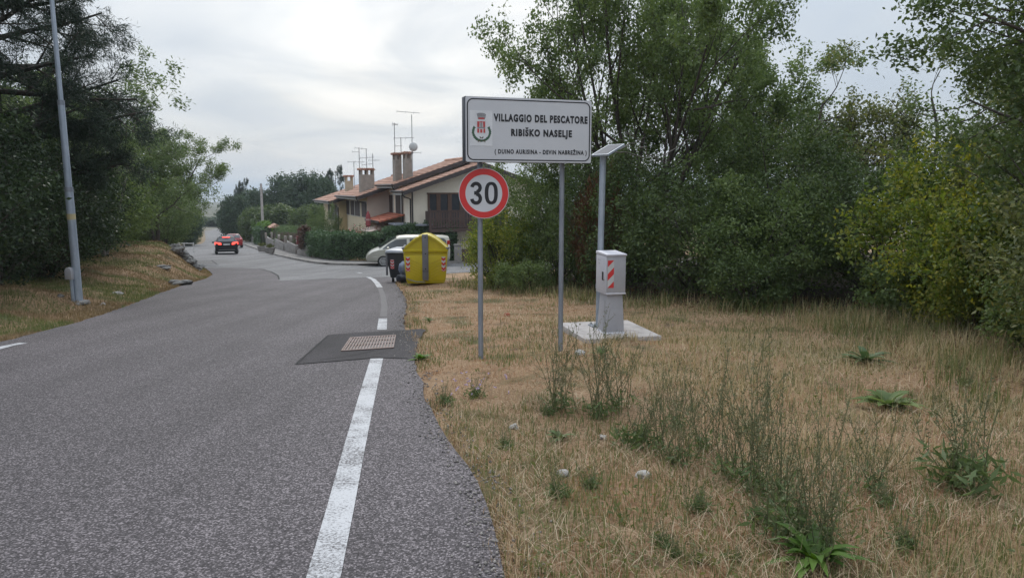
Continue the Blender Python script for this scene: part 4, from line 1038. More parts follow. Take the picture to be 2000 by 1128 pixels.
def house(name, label, K, Lg, W, eave, wall_m, gable_m, ox=.8, oy=.6, sl=.34, back=.4):
    z0 = -6.2; th = thing(name, label, 'house', (K[0], K[1], 0), HR)
    ew = eave + sl * ox                    # wall height at the eave wall
    rz_ = ew + sl * W / 2
    m = MB(); m.prism([(0, 0, z0), (0, 0, ew - .12), (W / 2, 0, rz_ - .12), (W, 0, ew - .12), (W, 0, z0)], (0, Lg, 0)); wl = m.build('wall', gable_m, th)
    if wall_m is not gable_m:
        m = MB(); m.box((-.004, Lg / 2, (z0 + ew) / 2 - .06), (.012, Lg, ew - z0 - .12)); m.build('wall', wall_m, th)
    # roof: two pitched slabs with tiles, sagging courses
    for sg in (-1, 1):
        xa, xb = (W / 2, -ox) if sg < 0 else (W / 2, W + ox); m = MB(); n = 14
        zt_ = lambda x: rz_ - sl * abs(x - W / 2)
        m.hexa([(xa, -oy, rz_ - .10), (xa, Lg + back, rz_ - .10), (xb, Lg + back, zt_(xb) - .10), (xb, -oy, zt_(xb) - .10)], [(xa, -oy, rz_ + .03), (xa, Lg + back, rz_ + .03), (xb, Lg + back, zt_(xb) + .03), (xb, -oy, zt_(xb) + .03)])
        rf = m.build('roof', tile, th)
        if sg < 0:
            m = MB()
            for i in range(int((W / 2 + ox) / .36)):
                x = xb + .18 + i * .36; m.box((x, (Lg + back - oy) / 2, zt_(x) + .035), (.05, Lg + back + oy - .02, .045), ry=-math.atan(sl))
            m.build('tile_course', tile, rf)
            m = MB(); m.tube([(xa, -oy - .02, rz_ + .03), (xa, Lg + back, rz_ + .03)], .11, 8); m.build('ridge_tiles', tile, rf)
        m = MB(); m.hexa([(xa, -oy - .05, rz_ - .26), (xb, -oy - .05, zt_(xb) - .26), (xb, -oy, zt_(xb) - .26), (xa, -oy, rz_ - .26)], [(xa, -oy - .05, rz_ + .0), (xb, -oy - .05, zt_(xb)), (xb, -oy, zt_(xb)), (xa, -oy, rz_)]); m.build('bargeboard', gut, th)
    m = MB(); m.tube([(-ox - .07, -oy, eave - .03), (-ox - .07, Lg + back, eave - .03)], .075, 8); m.build('gutter', gut, th, smooth_=True)
    m = MB(); m.box((-ox + .02, (Lg + back - oy) / 2, eave - .13), (.03, Lg + back + oy, .17)); m.build('fascia', fascia, th)
    m = MB(); m.tube([(-ox - .05, -oy + .15, eave - .1), (-ox + .1, -oy + .2, eave - .35), (-.07, .10, ew - .75), (-.07, .10, z0)], .05, 8); m.build('downpipe', gut, th, smooth_=True)
    return th, ew, rz_
def eave_window(th, K, pxa, pxb, ztop, zbot):
    ta, tb = sorted((t_of(K, pxa), t_of(K, pxb))); c = (ta + tb) / 2; wd = tb - ta
    m = MB(); m.box((-.02, c, (ztop + zbot) / 2), (.05, wd + .30, ztop - zbot + .10)); w_ = m.build('window', fascia, th)
    m = MB(); nsl = max(8, int((ztop - zbot) / .09))
    m.box((-.052, c, (ztop + zbot) / 2), (.03, wd, ztop - zbot))
    for i in range(nsl): m.box((-.072, c, zbot + (i + .5) * (ztop - zbot) / nsl), (.022, wd * .86, (ztop - zbot) / nsl * .55), ry=R(30))
    m.build('shutter', shut, w_)
def chimney(th, K, pxa, pxb, ytop, ybot, d, mat, depth=.7, n=1):
    a = at(pxa, ytop, d); b_ = at(pxb, ybot, d); inv = Matrix.Rotation(-HR, 3, 'Z')
    c = inv @ (Vector(((a.x + b_.x) / 2, d, 0)) - Vector((K[0], K[1], 0))); wd = (b_.x - a.x) * .86; zt_, zb_ = a.z, b_.z - .9
    capz = zt_ - .09; m = MB(); m.box((c.x, c.y, (zb_ + capz - .32) / 2), (wd, depth, capz - .32 - zb_))
    for i in range(n + 1):
        for y in (-1, 1): m.box((c.x - wd / 2 + .07 + i * (wd - .14) / n, c.y + y * (depth / 2 - .07), capz - .16), (.13, .13, .324))
    ch = m.build('chimney', mat, th)
    m = MB(); m.box((c.x, c.y, capz + .03), (wd + .16, depth + .16, .06))
    for i in range(int((wd + .2) / .16)): m.tube([(c.x - wd / 2 - .04 + i * .16, c.y - depth / 2 - .1, capz + .08), (c.x - wd / 2 - .04 + i * .16, c.y + depth / 2 + .1, capz + .08)], .075, 8)
    m.build('tile_cap', tile, ch)
KA = (-6.30, 47.0); KB = (-7.11, 49.0); KC = (-10.13, 52.3); KD = (-13.90, 60.0)
hd_, _, _ = house('terraced_house', 'farthest terraced house with beige walls and a single chimney', KD, 8.7, 7.0, -.98, w_beige, w_yel)
for a_, b_ in ((641, 644.5), (647, 651.5), (653, 657.5)): eave_window(hd_, KD, a_, b_, -1.30, -2.55)
chimney(hd_, KD, 673, 690, 343.5, 366, 63.5, chim_y)
hc_, _, _ = house('terraced_house', 'middle terraced house with four dark shutters and a wide double chimney', KC, 8.3, 7.6, -.52, w_beige, w_grey)
for a_, b_ in ((677.3, 682.3), (685.2, 691.6), (693.8, 702.6), (706.8, 715.5)): eave_window(hc_, KC, a_, b_, -.90, -1.98)
chimney(hc_, KC, 700, 731.5, 330, 360, 54.5, chim, .8, 2)
hb_, _, _ = house('terraced_house', 'tall terraced house with two grey chimneys and a red tiled porch canopy', KB, 4.2, 8.6, .28, w_cream, w_cream)
for a_, b_ in ((761.5, 767.5), (774, 783)): eave_window(hb_, KB, a_, b_, -.42, -1.72)
chimney(hb_, KB, 767.5, 783.5, 300, 344, 50.6, chim, .75)
chimney(hb_, KB, 787.5, 803.5, 298, 346, 49.8, chim, .75)
m = MB(); yA, yB = -.3, 4.3
m.hexa([(-.02, yA, -1.72), (-1.7, yA, -2.16), (-1.7, yB, -2.16), (-.02, yB, -1.72)], [(-.02, yA, -1.62), (-1.7, yA, -2.06), (-1.7, yB, -2.06), (-.02, yB, -1.62)])
cp = m.build('porch_canopy', tile_r, hb_)
m = MB(); m.box((-1.73, (yA + yB) / 2, -2.13), (.05, yB - yA, .16)); m.build('canopy_edge', gut, cp)
m = MB(); m.hexa([(-.3, .2, -2.36), (-2.3, .2, -2.78), (-2.3, 3.6, -2.78), (-.3, 3.6, -2.36)], [(-.3, .2, -2.33), (-2.3, .2, -2.75), (-2.3, 3.6, -2.75), (-.3, 3.6, -2.33)]); m.build('awning', M('pale_awning', (0.60, 0.50, 0.43), .8, (0.50, 0.38, 0.32), 1.5, stretch=(1, 8, 1)), hb_)
ha_, ewA, rzA = house('terraced_house', 'nearest terraced house with brown slatted balcony on its gable end', KA, 2.05, 9.0, -.13, w_cream, w_cream, ox=.75, oy=.9, back=.0)
# gable opening behind the balcony
inv = Matrix.Rotation(-HR, 3, 'Z')
def gab(px, y):
    """point of the near gable plane of house A seen at a photo pixel, local coords"""
    r = ray(px, y); K3 = Vector((KA[0], KA[1], 0)); s_ = K3.dot(hY) / r.dot(hY); q = inv @ (r * s_ - K3); return q.x, q.z
x0, zt0 = gab(835, 379); x1, _ = gab(985, 379); zf = -2.45
m = MB(); m.box(((x0 + x1) / 2, .0, (zt0 + zf) / 2), (x1 - x0, .04, zt0 - zf)); op = m.build('balcony_door', MT['win_glass'], ha_)
m = MB()
for px in (837, 854, 858, 876, 880, 899, 903, 922, 940, 960, 983):
    x, _ = gab(px, 390); m.box((x, -.03, (zt0 + zf) / 2), (.13, .07, zt0 - zf))
m.box(((x0 + x1) / 2, -.035, zt0 + .04), (x1 - x0 + .1, .08, .10)); m.build('door_frame', wood, op)
bx0, _ = gab(829, 420); bx1 = bx0 + 5.4
m = MB(); m.box(((bx0 + bx1) / 2, -.62, zf - .12), (bx1 - bx0, 1.2, .22)); bal = m.build('balcony', wood_r, ha_)
m = MB()
for i in range(int((bx1 - bx0) / .17)): m.box((bx0 + .08 + i * .17, -1.17, zf + .55), (.115, .025, 1.05))
for j in range(6): m.box((bx0 + .03, -1.05 + j * .17, zf + .55), (.025, .115, 1.05))
for z in (zf + .12, zf + .60, zf + 1.04): m.box(((bx0 + bx1) / 2, -1.14, z), (bx1 - bx0, .04, .09))
m.box((bx0 + .05, -1.10, zf + .6), (.12, .12, 1.25)); m.box(((bx0 + bx1) / 2, -1.16, zf + 1.11), (bx1 - bx0 + .1, .10, .05))
m.build('balcony_railing', wood_r, bal)
m = MB(); m.box((-.55, 1.0, -2.22), (1.1, 2.2, .10)); m.box((.55, -.45, -2.22), (1.1, .9, .10)); m.build('porch_roof', MT['lid_grey'], ha_)
m = MB(); m.tube([(.02, -.06, ewA - .3), (.02, -.06, -6)], .05, 8); m.build('downpipe', gut, ha_, smooth_=True)

def yagi(m, c, dir_, ln, n, el=.28):
    d = Vector(dir_).normalized(); c = Vector(c); s_ = Vector((-d.y, d.x, 0)) if abs(d.z) < .9 else Vector((1, 0, 0))
    m.tube([c - d * ln / 2, c + d * ln / 2], .018, 4)
    for i in range(n):
        p = c + d * ln * (i / (n - 1) - .5); up_ = Vector((0, 0, 1)) * (.35 if i % 3 == 0 else .0) + s_ * (1 if i % 3 else .4)
        m.tube([p - up_ * el, p + up_ * el], .011, 4)
galv = M('aerial_metal', (0.30, 0.30, 0.31), .5, metal=.4)
def antenna(label, px, yt, yb_, d, booms, dish=None):
    a, b_ = at(px, yt, d), at(px, yb_, d); th = thing('tv_antenna', label, 'tv aerial', b_)
    m = MB(); m.tube([(0, 0, -.4), (0, 0, a.z - b_.z)], .026, 6); mast = m.build('mast', galv, th)
    for (ya, yb2, pxa, pxb, n) in booms:
        p0, p1 = at(pxa, ya, d) - b_, at(pxb, yb2, d) - b_; m = MB(); yagi(m, (p0 + p1) / 2, p1 - p0, (p1 - p0).length, n); m.build('boom', galv, th)
    if dish:
        q = at(dish[0], dish[1], d) - b_; m = MB(); m.lathe([(.02, 0), (.16, .02), (.25, .06), (.29, .10), (.28, .11), (.1, .03)], 20, (q.x, q.y - .15, q.z), 'Y'); m.build('dish', fascia, th)
antenna('tall aerial with a long boom and small round dish on the nearest roof', 805.8, 224, 333, 49.4, [(217.5, 221, 775, 819, 9), (299, 298, 797, 822, 4)], (807.5, 287))
antenna('slim aerial rising behind the left grey chimney', 771.5, 240, 310, 51.2, [(241, 243, 766, 777, 4), (244, 243.5, 767, 776, 3)])
antenna('low cross boom aerial between the two grey chimneys', 784, 268, 332, 50.4, [(270, 269, 769, 808, 6), (285.5, 285, 772, 785, 3)])
antenna('aerial with a curved head over the wide double chimney', 702.3, 288, 334, 54.6, [(289, 291, 693, 716, 6), (296.5, 297, 688, 702, 3)])
antenna('plain aerial mast in the middle of the wide double chimney', 716.3, 290, 334, 54.4, [(309, 307, 703, 729, 4), (322.5, 319.5, 707, 728, 3)])
antenna('short aerial with fanned elements right of the wide double chimney', 728.5, 300, 334, 54.8, [(313, 313, 720, 741, 6)])
antenna('aerial with a long flat boom beside the farthest chimney', 692.3, 316, 360, 62.0, [(316, 316.5, 679, 712, 8)])

# ------------------------------------------------------------------ street boundary: low wall sections, fence, gate, post boxes
def wl_at(px):
    """point of the garden wall line in the photo column px (forward distance found along the line)"""
    o_ = (px - 1000) / 1463.0
    for (xa, ya), (xb, yb2) in zip(wall_line, wall_line[1:]):
        fa, fb = xa - o_ * ya, xb - o_ * yb2
        if fa * fb <= 0: t = fa / (fa - fb); return Vector((xa + (xb - xa) * t, ya + (yb2 - ya) * t, 0))
    return Vector((wall_line[-1][0], wall_line[-1][1], 0))
segs = [(672, 604.5, 'long low concrete wall under the ivy hedge', .55), (598.5, 575, 'first concrete wall section left of the ivy hedge', .92), (572.5, 551, 'second concrete wall section left of the ivy hedge', .92), (548.6, 531.5, 'third concrete wall section left of the ivy hedge', .92), (530, 514.5, 'fourth concrete wall section under the entrance canopy', .95), (499, 481, 'farthest concrete wall section below the reddish fence', .95)]
for pa, pb, lab, hh in segs:
    A_, B_ = wl_at(pa), wl_at(pb); d = (B_ - A_); nrm = Vector((d.y, -d.x, 0)).normalized() * .2
    if nrm.x < 0: nrm = -nrm
    m = MB(); n = max(2, int(d.length / 2)); c0 = (A_ + B_) / 2
    zb_ = [float(prof(A_.y)) + .05, float(prof(B_.y)) + .05]; th = bpy.data.objects
    zt_ = max(zb_) + hh - (abs(zb_[0] - zb_[1]) * .5); o0 = Vector((c0.x, c0.y, min(zb_)))
    P3 = lambda p, z: Vector((p.x, p.y, z)) - o0
    m.hexa([P3(A_, zb_[0] - .1), P3(B_, zb_[1] - .1), P3(B_ + nrm, zb_[1] - .1), P3(A_ + nrm, zb_[0] - .1)], [P3(A_, zt_ + .12 * (zb_[0] - zb_[1])), P3(B_, zt_ - .12 * (zb_[0] - zb_[1])), P3(B_ + nrm, zt_ - .12 * (zb_[0] - zb_[1])), P3(A_ + nrm, zt_ + .12 * (zb_[0] - zb_[1]))])
    o = m.build('concrete_wall', MT['concrete_d'], None, bevel=.015); o.location = o0; tag(o, lab, 'wall', 'low garden wall sections')
def fence(label, pa, pb, h0, h1f, cat='fence'):
    A_, B_ = wl_at(pa), wl_at(pb); d = (B_ - A_); u = d.normalized(); nrm = Vector((d.y, -d.x, 0)).normalized()
    if nrm.x < 0: nrm = -nrm
    A_ += nrm * .3; z = float(prof((A_.y + B_.y) / 2)) + .05; th = thing('slat_fence', label, cat, (A_.x, A_.y, z))
    m = MB(); Ln = d.length; n = int(Ln / .14); dz = float(prof(B_.y)) - float(prof(A_.y))
    for i in range(n): q = u * (i * .14); m.box((q.x, q.y, (h0 + h1f) / 2 + dz * (i / n - .5)), (.10, .03, h1f - h0), rz=math.atan2(u.y, u.x))
    m.build('slat_panel', red_fence, th)
    for i in range(int(Ln / 2.6) + 1):
        q = u * min(Ln, i * 2.6) + nrm * .05; m = MB(); m.box((q.x, q.y, h1f / 2 + dz * (i * 2.6 / Ln - .5)), (.07, .07, h1f + .1)); m.build('fence_post', wood, th)
fence('reddish brown slat fence behind the nearer concrete wall sections', 600, 532, .3, 1.75)
fence('reddish brown slat fence at the far end under leafy creeper', 499, 478, .3, 2.1)
# gate canopy with tiles on posts
q = wl_at(524); gz_ = float(prof(q.y)); gc = thing('entrance_canopy', 'small tiled canopy on dark posts over a garden entrance', 'canopy', (q.x + .5, q.y + .2, gz_), R(113))
m = MB(); m.hexa([(-1.5, -.7, 2.25), (1.5, -.7, 2.25), (1.5, .7, 2.25), (-1.5, .7, 2.25)], [(-1.4, -.05, 2.62), (1.4, -.05, 2.62), (1.4, .05, 2.62), (-1.4, .05, 2.62)]); m.build('roof', tile, gc)
for x in (-1.3, 1.3):
    m = MB(); m.box((x, 0, 1.15), (.14, .14, 2.3)); m.build('post', shut, gc)
m = MB(); m.box((0, .05, .95), (2.4, .05, 1.7)); m.build('gate', shut, gc)
for px, lab, hh in ((520, 'pale meter box on the far side of the entrance canopy', 1.35), (532, 'pale meter box beside the entrance canopy', 1.45), (546.5, 'rounded post box on the fence left of the wall gap', 1.3), (559.5, 'tall narrow post box on the reddish fence', 1.25), (570.5, 'white rounded post box on the reddish fence', 1.3), (584.5, 'red and white notice panel on the fence by the hedge', 1.3)):
    q = wl_at(px); z = float(prof(q.y)); m = MB(); sx = .42
    if 'round' in lab: m.prism([(sx * .5 * math.cos(R(a)), 0, .12 + .2 * math.sin(R(a))) for a in range(0, 181, 15)] + [(-sx * .5, 0, -.2), (sx * .5, 0, -.2)], (0, .2, 0))
    else: m.box((0, .1, 0), (.34, .2, .62)); m.box((0, -.01, .12), (.24, .03, .05))
    red_ = 'notice' in lab
    o = m.build('notice_panel' if red_ else 'post_box', M('faded_red', (0.28, 0.07, 0.07), .7) if red_ else chim, None, bevel=.01); o.location = (q.x - .32, q.y - .15, z + hh); o.rotation_euler = (0, 0, R(-67)); tag(o, lab, 'notice' if red_ else 'post box')
    if red_:
        m = MB(); m.box((0, -.012, .05), (.20, .01, .3)); m.build('white_panel', fascia, o)
# planters on the pavement
for px, y, lab in ((512.5, 494, 'farther square planter tub on the pavement'), (528, 498, 'nearer square planter tub on the pavement')):
    d = 66.5 if px < 520 else 62.0; q = at(px, y, d); z = float(prof(d)) + .12
    th = thing('planter_tub', lab, 'planter', (q.x, d, z))
    m = MB(); frust(m, .26, .34, .26, .34, 0, .42); m.build('tub', MT['concrete_d'], th, bevel=.02)
    m = MB(); frust(m, .36, .36, .36, .36, .421, .47); m.build('tub_rim', MT['concrete_d'], th)
    rs = random.Random(int(px)); m = MB()
    for i in range(70):
        a, r_ = rs.uniform(0, 6.28), rs.uniform(.05, .34); p = Vector((r_ * math.cos(a), r_ * math.sin(a), .47)); tip = p + Vector((rs.uniform(-.12, .12), rs.uniform(-.12, .12), rs.uniform(.15, .4))); s_ = Vector((rs.uniform(-1, 1), rs.uniform(-1, 1), 0)).normalized() * .05
        m.add([p, (p + tip) / 2 + s_, tip, (p + tip) / 2 - s_], [(0, 1, 2, 3)])
    m.build('planting', M('planter_leaves', (0.14, 0.15, 0.03), .6, (0.07, 0.09, 0.02), 8), th)
# concrete power pole behind the hedge
q = at(513.5, 445, 96); zt_ = at(513.5, 360, 96).z; zg = float(prof(96))
pp = thing('utility_pole', 'tall grey concrete utility pole rising behind the hedges', 'pole', (q.x, 96, zg))
m = MB(); m.tube([(0, 0, -.2), (0, 0, zt_ - zg)], [.20, .14], 10); m.build('pole', MT['concrete'], pp, smooth_=True)
m = MB(); m.tube([(0, 0, zt_ - zg + .001), (0, 0, zt_ - zg + .12)], [.10, .08], 10); m.build('pole_cap', MT['concrete_d'], pp)
# folded red parasol in the garden
q = at(719.5, 446, 49.5); zt_ = at(719.5, 411, 49.5).z - q.z
pr_ = thing('closed_parasol', 'folded red parasol standing in the garden before the grey wall', 'parasol', (q.x, 49.5, q.z))
m = MB(); m.tube([(0, 0, -1.8), (0, 0, .5)], .03, 8); m.build('pole', fascia, pr_)
m = MB(); m.lathe([(.05, .1), (.19, .22), (.17, .5), (.15, zt_ * .72), (.09, zt_ * .85), (.02, zt_)], 10); m.build('folded_canopy', M('red_canvas', (0.33, 0.07, 0.075), .8, (0.24, 0.05, 0.055), 6, stretch=(5, 5, .5)), pr_, smooth_=True)
m = MB(); m.lathe([(.185, zt_ * .44), (.185, zt_ * .54)], 10); m.build('tie_band', M('pink_band', (0.5, 0.3, 0.29), .8), pr_)
# garden entrance on the right of the hedge: pillar, brown gate, railing above
q0 = at(887, 519, 45.6); q1 = at(901, 519, 45.6); zg = float(prof(45.6))
m = MB(); m.box((0, 0, .85), (.42, .42, 1.7)); m.box((0, 0, 1.74), (.5, .5, .08)); o = m.build('gate_pillar', MT['concrete_d'], None, bevel=.02); o.location = ((q0.x + q1.x) / 2, 45.8, zg - .6); tag(o, 'weathered concrete pillar between the hedge and the brown gate', 'pillar')
gt = thing('garden_gate', 'dark brown solid garden gate beside the concrete pillar', 'gate', (q1.x + .02, 45.8, zg - .1))
m = MB()
for i in range(11): m.box((.08 + i * .155, 0, .50), (.148, .04, .95))
m.build('gate_boards', wood_r, gt)
for z in (.15, .85):
    m = MB(); m.box((.85, .045, z), (1.7, .04, .08)); m.build('gate_rail', wood, gt)
a, b_ = at(900, 491, 47.0), at(948, 491, 47.0); zt_ = at(900, 467, 47.0).z - a.z
rl = thing('iron_railing', 'dark iron railing with upright bars on the terrace behind the gate', 'railing', (a.x, 47.0, a.z))
ln = b_.x - a.x; m = MB()
for i in range(int(ln / .115) + 1): m.tube([(i * .115, 0, -.3), (i * .115, 0, zt_ + .04)], .012, 5)
m.build('bars', MT['black'], rl)
for z in (.05, zt_ - .07):
    m = MB(); m.box((ln / 2, 0, z), (ln, .03, .035)); m.build('rail', MT['black'], rl)
m = MB(); m.box((ln * .80, 0, zt_ / 2), (.07, .07, zt_ + .6)); m.build('railing_post', MT['black'], rl)
m = MB(); m.box((ln / 2 + 1, .9, -.9), (ln + 3, 1.6, 1.3)); o = m.build('terrace_wall', w_grey, None); o.location = (a.x, 47.0, a.z - .05); tag(o, 'rendered terrace wall carrying the iron railing', 'wall')

# ------------------------------------------------------------------ left side: lamp post, rocks, railing
bl = at(155, 599, 15.5); zg = h1(bl.x, 15.5)
lp = thing('lamp_post', 'tall tapered grey steel lamp post on the grassy left bank', 'lamp post', (bl.x, 15.5, zg), R(-6))
secs = [(0, .082), (2.35, .080), (2.36, .068), (4.1, .064), (4.11, .048), (6.0, .042), (9.2, .032)]
m = MB(); m.tube([(-.012 * z, 0, z) for z, r_ in secs], [r_ for z, r_ in secs], 16); m.build('pole', MT['steel_l'], lp, smooth_=True)
for z, r_ in ((2.36, .084), (4.11, .068)):
    m = MB(); m.tube([(-.012 * (z - .05), 0, z - .05), (-.012 * (z + .05), 0, z + .05)], r_, 16); m.build('pole_collar', MT['steel'], lp, smooth_=True)
m = MB(); m.prism([(-.085 + x, -.16, z) for x, z in [(-.075, .50), (.075, .50), (.075, .68), (.05, .735), (0, .755), (-.05, .735), (-.075, .68)]], (0, .12, 0)); m.build('junction_box', MT['cab_d'], lp, bevel=.008)
m = MB(); m.tube([(-.045, -.11, 0), (-.05, -.11, .5)], .035, 8); m.build('cable_duct', MT['steel_l'], lp, smooth_=True)
m = MB(); m.lathe([(.22, -.05), (.20, .03), (.12, .045)], 18); m.build('base_collar', MT['concrete_d'], lp)
m = MB(); m.tube([(-.012 * 1.74, 0, 1.74), (-.012 * 1.86, 0, 1.86)], .0825, 16, cap=False); m.build('yellow_sticker', M('yellow_sticker', (0.55, 0.46, 0.25), .6), lp)
m = MB(); m.tube([(-.2, 0, 9.15), (.2, -.1, 9.5), (1.4, -.2, 9.7)], [.05, .045, .04], 8); am = m.build('arm', MT['steel_l'], lp, smooth_=True)
m = MB(); m.box((1.7, -.22, 9.72), (.7, .3, .12)); m.build('lamp_head', MT['bin_grey'], am, bevel=.04)

def rock_np(seed, size, n=2, rough=.35):
    bm = bmesh.new(); bmesh.ops.create_icosphere(bm, subdivisions=n, radius=1)
    rs = np.random.RandomState(seed); ph = rs.rand(6, 3) * 6; fr = rs.rand(6, 3) * 3 + .8
    for v in bm.verts:
        c = np.array(v.co); s_ = sum(math.sin(float(fr[i] @ c) + ph[i, 0]) for i in range(6)) / 6
        k_ = 1 + rough * s_ * 1.6 + rs.uniform(-.05, .05); v.co = Vector((c[0] * k_ * size[0], c[1] * k_ * size[1], c[2] * k_ * size[2]))
    vs_ = [tuple(v.co) for v in bm.verts]; fs_ = [tuple(v.index for v in f.verts) for f in bm.faces]; bm.free(); return vs_, fs_
def rock(name, label, cat, loc, size, seed, mat, n=3, rough=.35):
    m_ = MB(); m_.add(*rock_np(seed, size, n, rough)); o = m_.build(name, mat, None); o.location = loc; o.rotation_euler = (0, 0, seed * .7); tag(o, label, cat); return o
def on(px, y, d): p = at(px, y, d); return (p.x, d, h1(p.x, d))
# dry stone face holding the bank at the bend
rs = random.Random(11); m = MB(); o0 = Vector((-15.4, 36.8, 0))
for i in range(150):
    t = rs.uniform(0, 1); x = -13.3 - 4.6 * t; y = 31.8 + 9.5 * t; k_ = rs.uniform(0, 1)
    off = .15 + .9 * k_ + rs.uniform(-.1, .1); px_, py_ = x - off * .85, y - off * .3
    vs_, fs_ = rock_np(i + 40, (rs.uniform(.10, .30), rs.uniform(.10, .28), rs.uniform(.07, .2)), 2, .5)
    rm_ = Matrix.Rotation(rs.uniform(0, 6), 3, 'Z'); z = float(prof(y)) + .02 + k_ * 1.15
    m.add([rm_ @ Vector(v) + Vector((px_, py_, z)) - o0 for v in vs_], fs_)
o = m.build('stone_bank', MT['rock'], None); o.location = o0; tag(o, 'rough dry stone face holding the bank at the bend of the road', 'stone bank')
for px, y, d, sz, lab, sd_ in ((346, 541, 23.5, (.34, .30, .16), 'grey rock outcrop in the grass slope near the road bend', 3), (229, 577, 17.8, (.15, .12, .07), 'pale stone lying in the left bank grass right of the lamp post', 5), (160, 604, 15.2, (.14, .1, .05), 'flat grey stone at the foot of the lamp post', 8), (202, 600, 15.6, (.07, .06, .05), 'small white stone near the road edge on the left bank', 9), (120, 600, 15.4, (.07, .06, .05), 'small dark stone left of the lamp post', 10), (316, 528, 26.5, (.36, .3, .07), 'flat brown rock half buried on the left bank', 12)):
    p = on(px, y, d); rock('stone', lab, 'stone', (p[0], p[1], p[2] + sz[2] * .3), sz, sd_, MT['stone_w'] if ('pale' in lab or 'white' in lab) else MT['rock'], 3 if sz[0] > .3 else 2, .55)
for px, y, sz, lab, sd_ in ((1003, 832, (.045, .04, .028), 'white stone in straw left of the weed clumps', 21), (1100, 928, (.04, .03, .03), 'white stone in dry grass at lower middle', 22), (1257, 927, (.055, .04, .03), 'pale flat stone right of the lower middle white stone', 23), (1132, 697, (.07, .06, .035), 'whitish stone at the foot of the right sign post', 24), (1010, 560, (.09, .07, .05), 'pale stone in the mown grass far behind the sign', 25), (1178, 853, (.03, .03, .02), 'tiny white pebble in front of the tall weeds', 26)):
    g_ = G(px, y); z = h1(*g_); rock('stone', lab, 'stone', (g_[0], g_[1], z + sz[2] * .5), sz, sd_, MT['stone_w'], 2)
g_ = G(990, 617); m = MB(); m.hexa([(-.06, -.04, 0), (.06, -.03, 0), (.07, .03, 0), (-.05, .04, 0)], [(-.05, -.03, .06), (.055, -.03, .05), (.05, .03, .055), (-.045, .03, .05)]); o = m.build('brick_fragment', M('red_brick', (0.40, 0.11, 0.06), .9, (0.28, 0.08, 0.05), 20), None, bevel=.006); o.location = (g_[0], g_[1], h1(*g_) + .01); tag(o, 'broken red brick piece in the grass left of the slab', 'brick')
q = at(362, 487, 64); zg = h1(q.x, 64)
rl = thing('guard_railing', 'short white guard railing at the junction on the left', 'railing', (q.x - .9, 64, zg), R(20))
for i in range(3):
    m = MB(); m.tube([(i * .75, 0, -.2), (i * .75, 0, .95)], .035, 8); m.build('post', fascia, rl, smooth_=True)
for z in (.5, .92):
    m = MB(); m.tube([(0, 0, z), (1.5, 0, z - .05)], .03, 8); m.build('rail', fascia, rl, smooth_=True)
# ------------------------------------------------------------------ vegetation builders
def rot_to(d, ang, az):
    """direction at angle ang from d, azimuth az"""
    d = d / np.linalg.norm(d); u = np.cross(d, [0.3, 0.5, 0.8]); u /= np.linalg.norm(u); v = np.cross(d, u)
    return d * math.cos(ang) + (u * math.cos(az) + v * math.sin(az)) * math.sin(ang)
def grow(rs, p, d, Lg, r, lvl, P, segs, tips):
    """recursive branching; segs gets (points, radii, level), tips gets leaf-carrying points"""
    last = lvl >= P['levels'] - 1
    n = max(3, int(6 - lvl)); pts = [np.array(p, float)]; rad = [r]; d = np.array(d, float)
    for i in range(n):
        d = d + rs.normal(0, P['wob'], 3) + np.array([0, 0, P['up'][min(lvl, len(P['up']) - 1)]]); d /= np.linalg.norm(d)
        pts.append(pts[-1] + d * Lg / n); rad.append(max(.003, r * (1 - .72 * (i + 1) / n)))
    segs.append((pts, rad, lvl))
    if last:
        for q in pts[1:]: tips.append((q, d))
        return
    nb = P['n'][lvl]; t0 = P['t0'][lvl]
    for k_ in range(nb):
        t = t0 + (1 - t0) * (k_ + rs.rand()) / nb; f = t * n; i = min(n - 1, int(f)); q = pts[i] + (pts[i + 1] - pts[i]) * (f - i)
        dd = pts[i + 1] - pts[i]
        nd = rot_to(dd, R(P['ang'][lvl] + rs.uniform(-14, 14)), rs.uniform(0, 6.283))
        grow(rs, q, nd, Lg * P['ratio'][lvl] * (1.15 - .55 * t) * rs.uniform(.75, 1.2), max(.004, r * (1 - .7 * t) * .62), lvl + 1, P, segs, tips)
    tips.append((pts[-1], d))
    if P.get('full') and lvl >= 1: tips.extend((q, d) for q in pts[2:])
def tubes(name, segs, mat, parent, maxlvl=9, rmin=0.0):
    Vs, Fs = [], []; b = 0
    for pts, rad, lvl in segs:
        if lvl > maxlvl: continue
        n = 7 if lvl == 0 else (5 if lvl == 1 else 3); pts = np.array(pts); rad = np.maximum(np.array(rad), rmin)
        t = np.gradient(pts, axis=0); t /= np.linalg.norm(t, axis=1)[:, None] + 1e-9
        ref = np.where(np.abs(t[:, 2:3]) > .9, np.array([[1., 0, 0]]), np.array([[0, 0, 1.]]))
        u = np.cross(t, ref); u /= np.linalg.norm(u, axis=1)[:, None] + 1e-9; v = np.cross(t, u)
        a = np.arange(n) * 2 * math.pi / n
        ringv = pts[:, None, :] + (u[:, None, :] * np.cos(a)[None, :, None] + v[:, None, :] * np.sin(a)[None, :, None]) * rad[:, None, None]
        k_ = len(pts); Vs.append(ringv.reshape(-1, 3))
        i = np.arange(k_ - 1)[:, None] * n; j = np.arange(n)[None, :]; j2 = (j + 1) % n
        Fs.append((np.stack([i + j, i + j2, i + n + j2, i + n + j], -1).reshape(-1, 4)) + b); b += k_ * n
    o = mesh_np(name, np.concatenate(Vs), np.concatenate(Fs), mat, parent)
    o.data.polygons.foreach_set('use_smooth', [True] * len(o.data.polygons)); return o
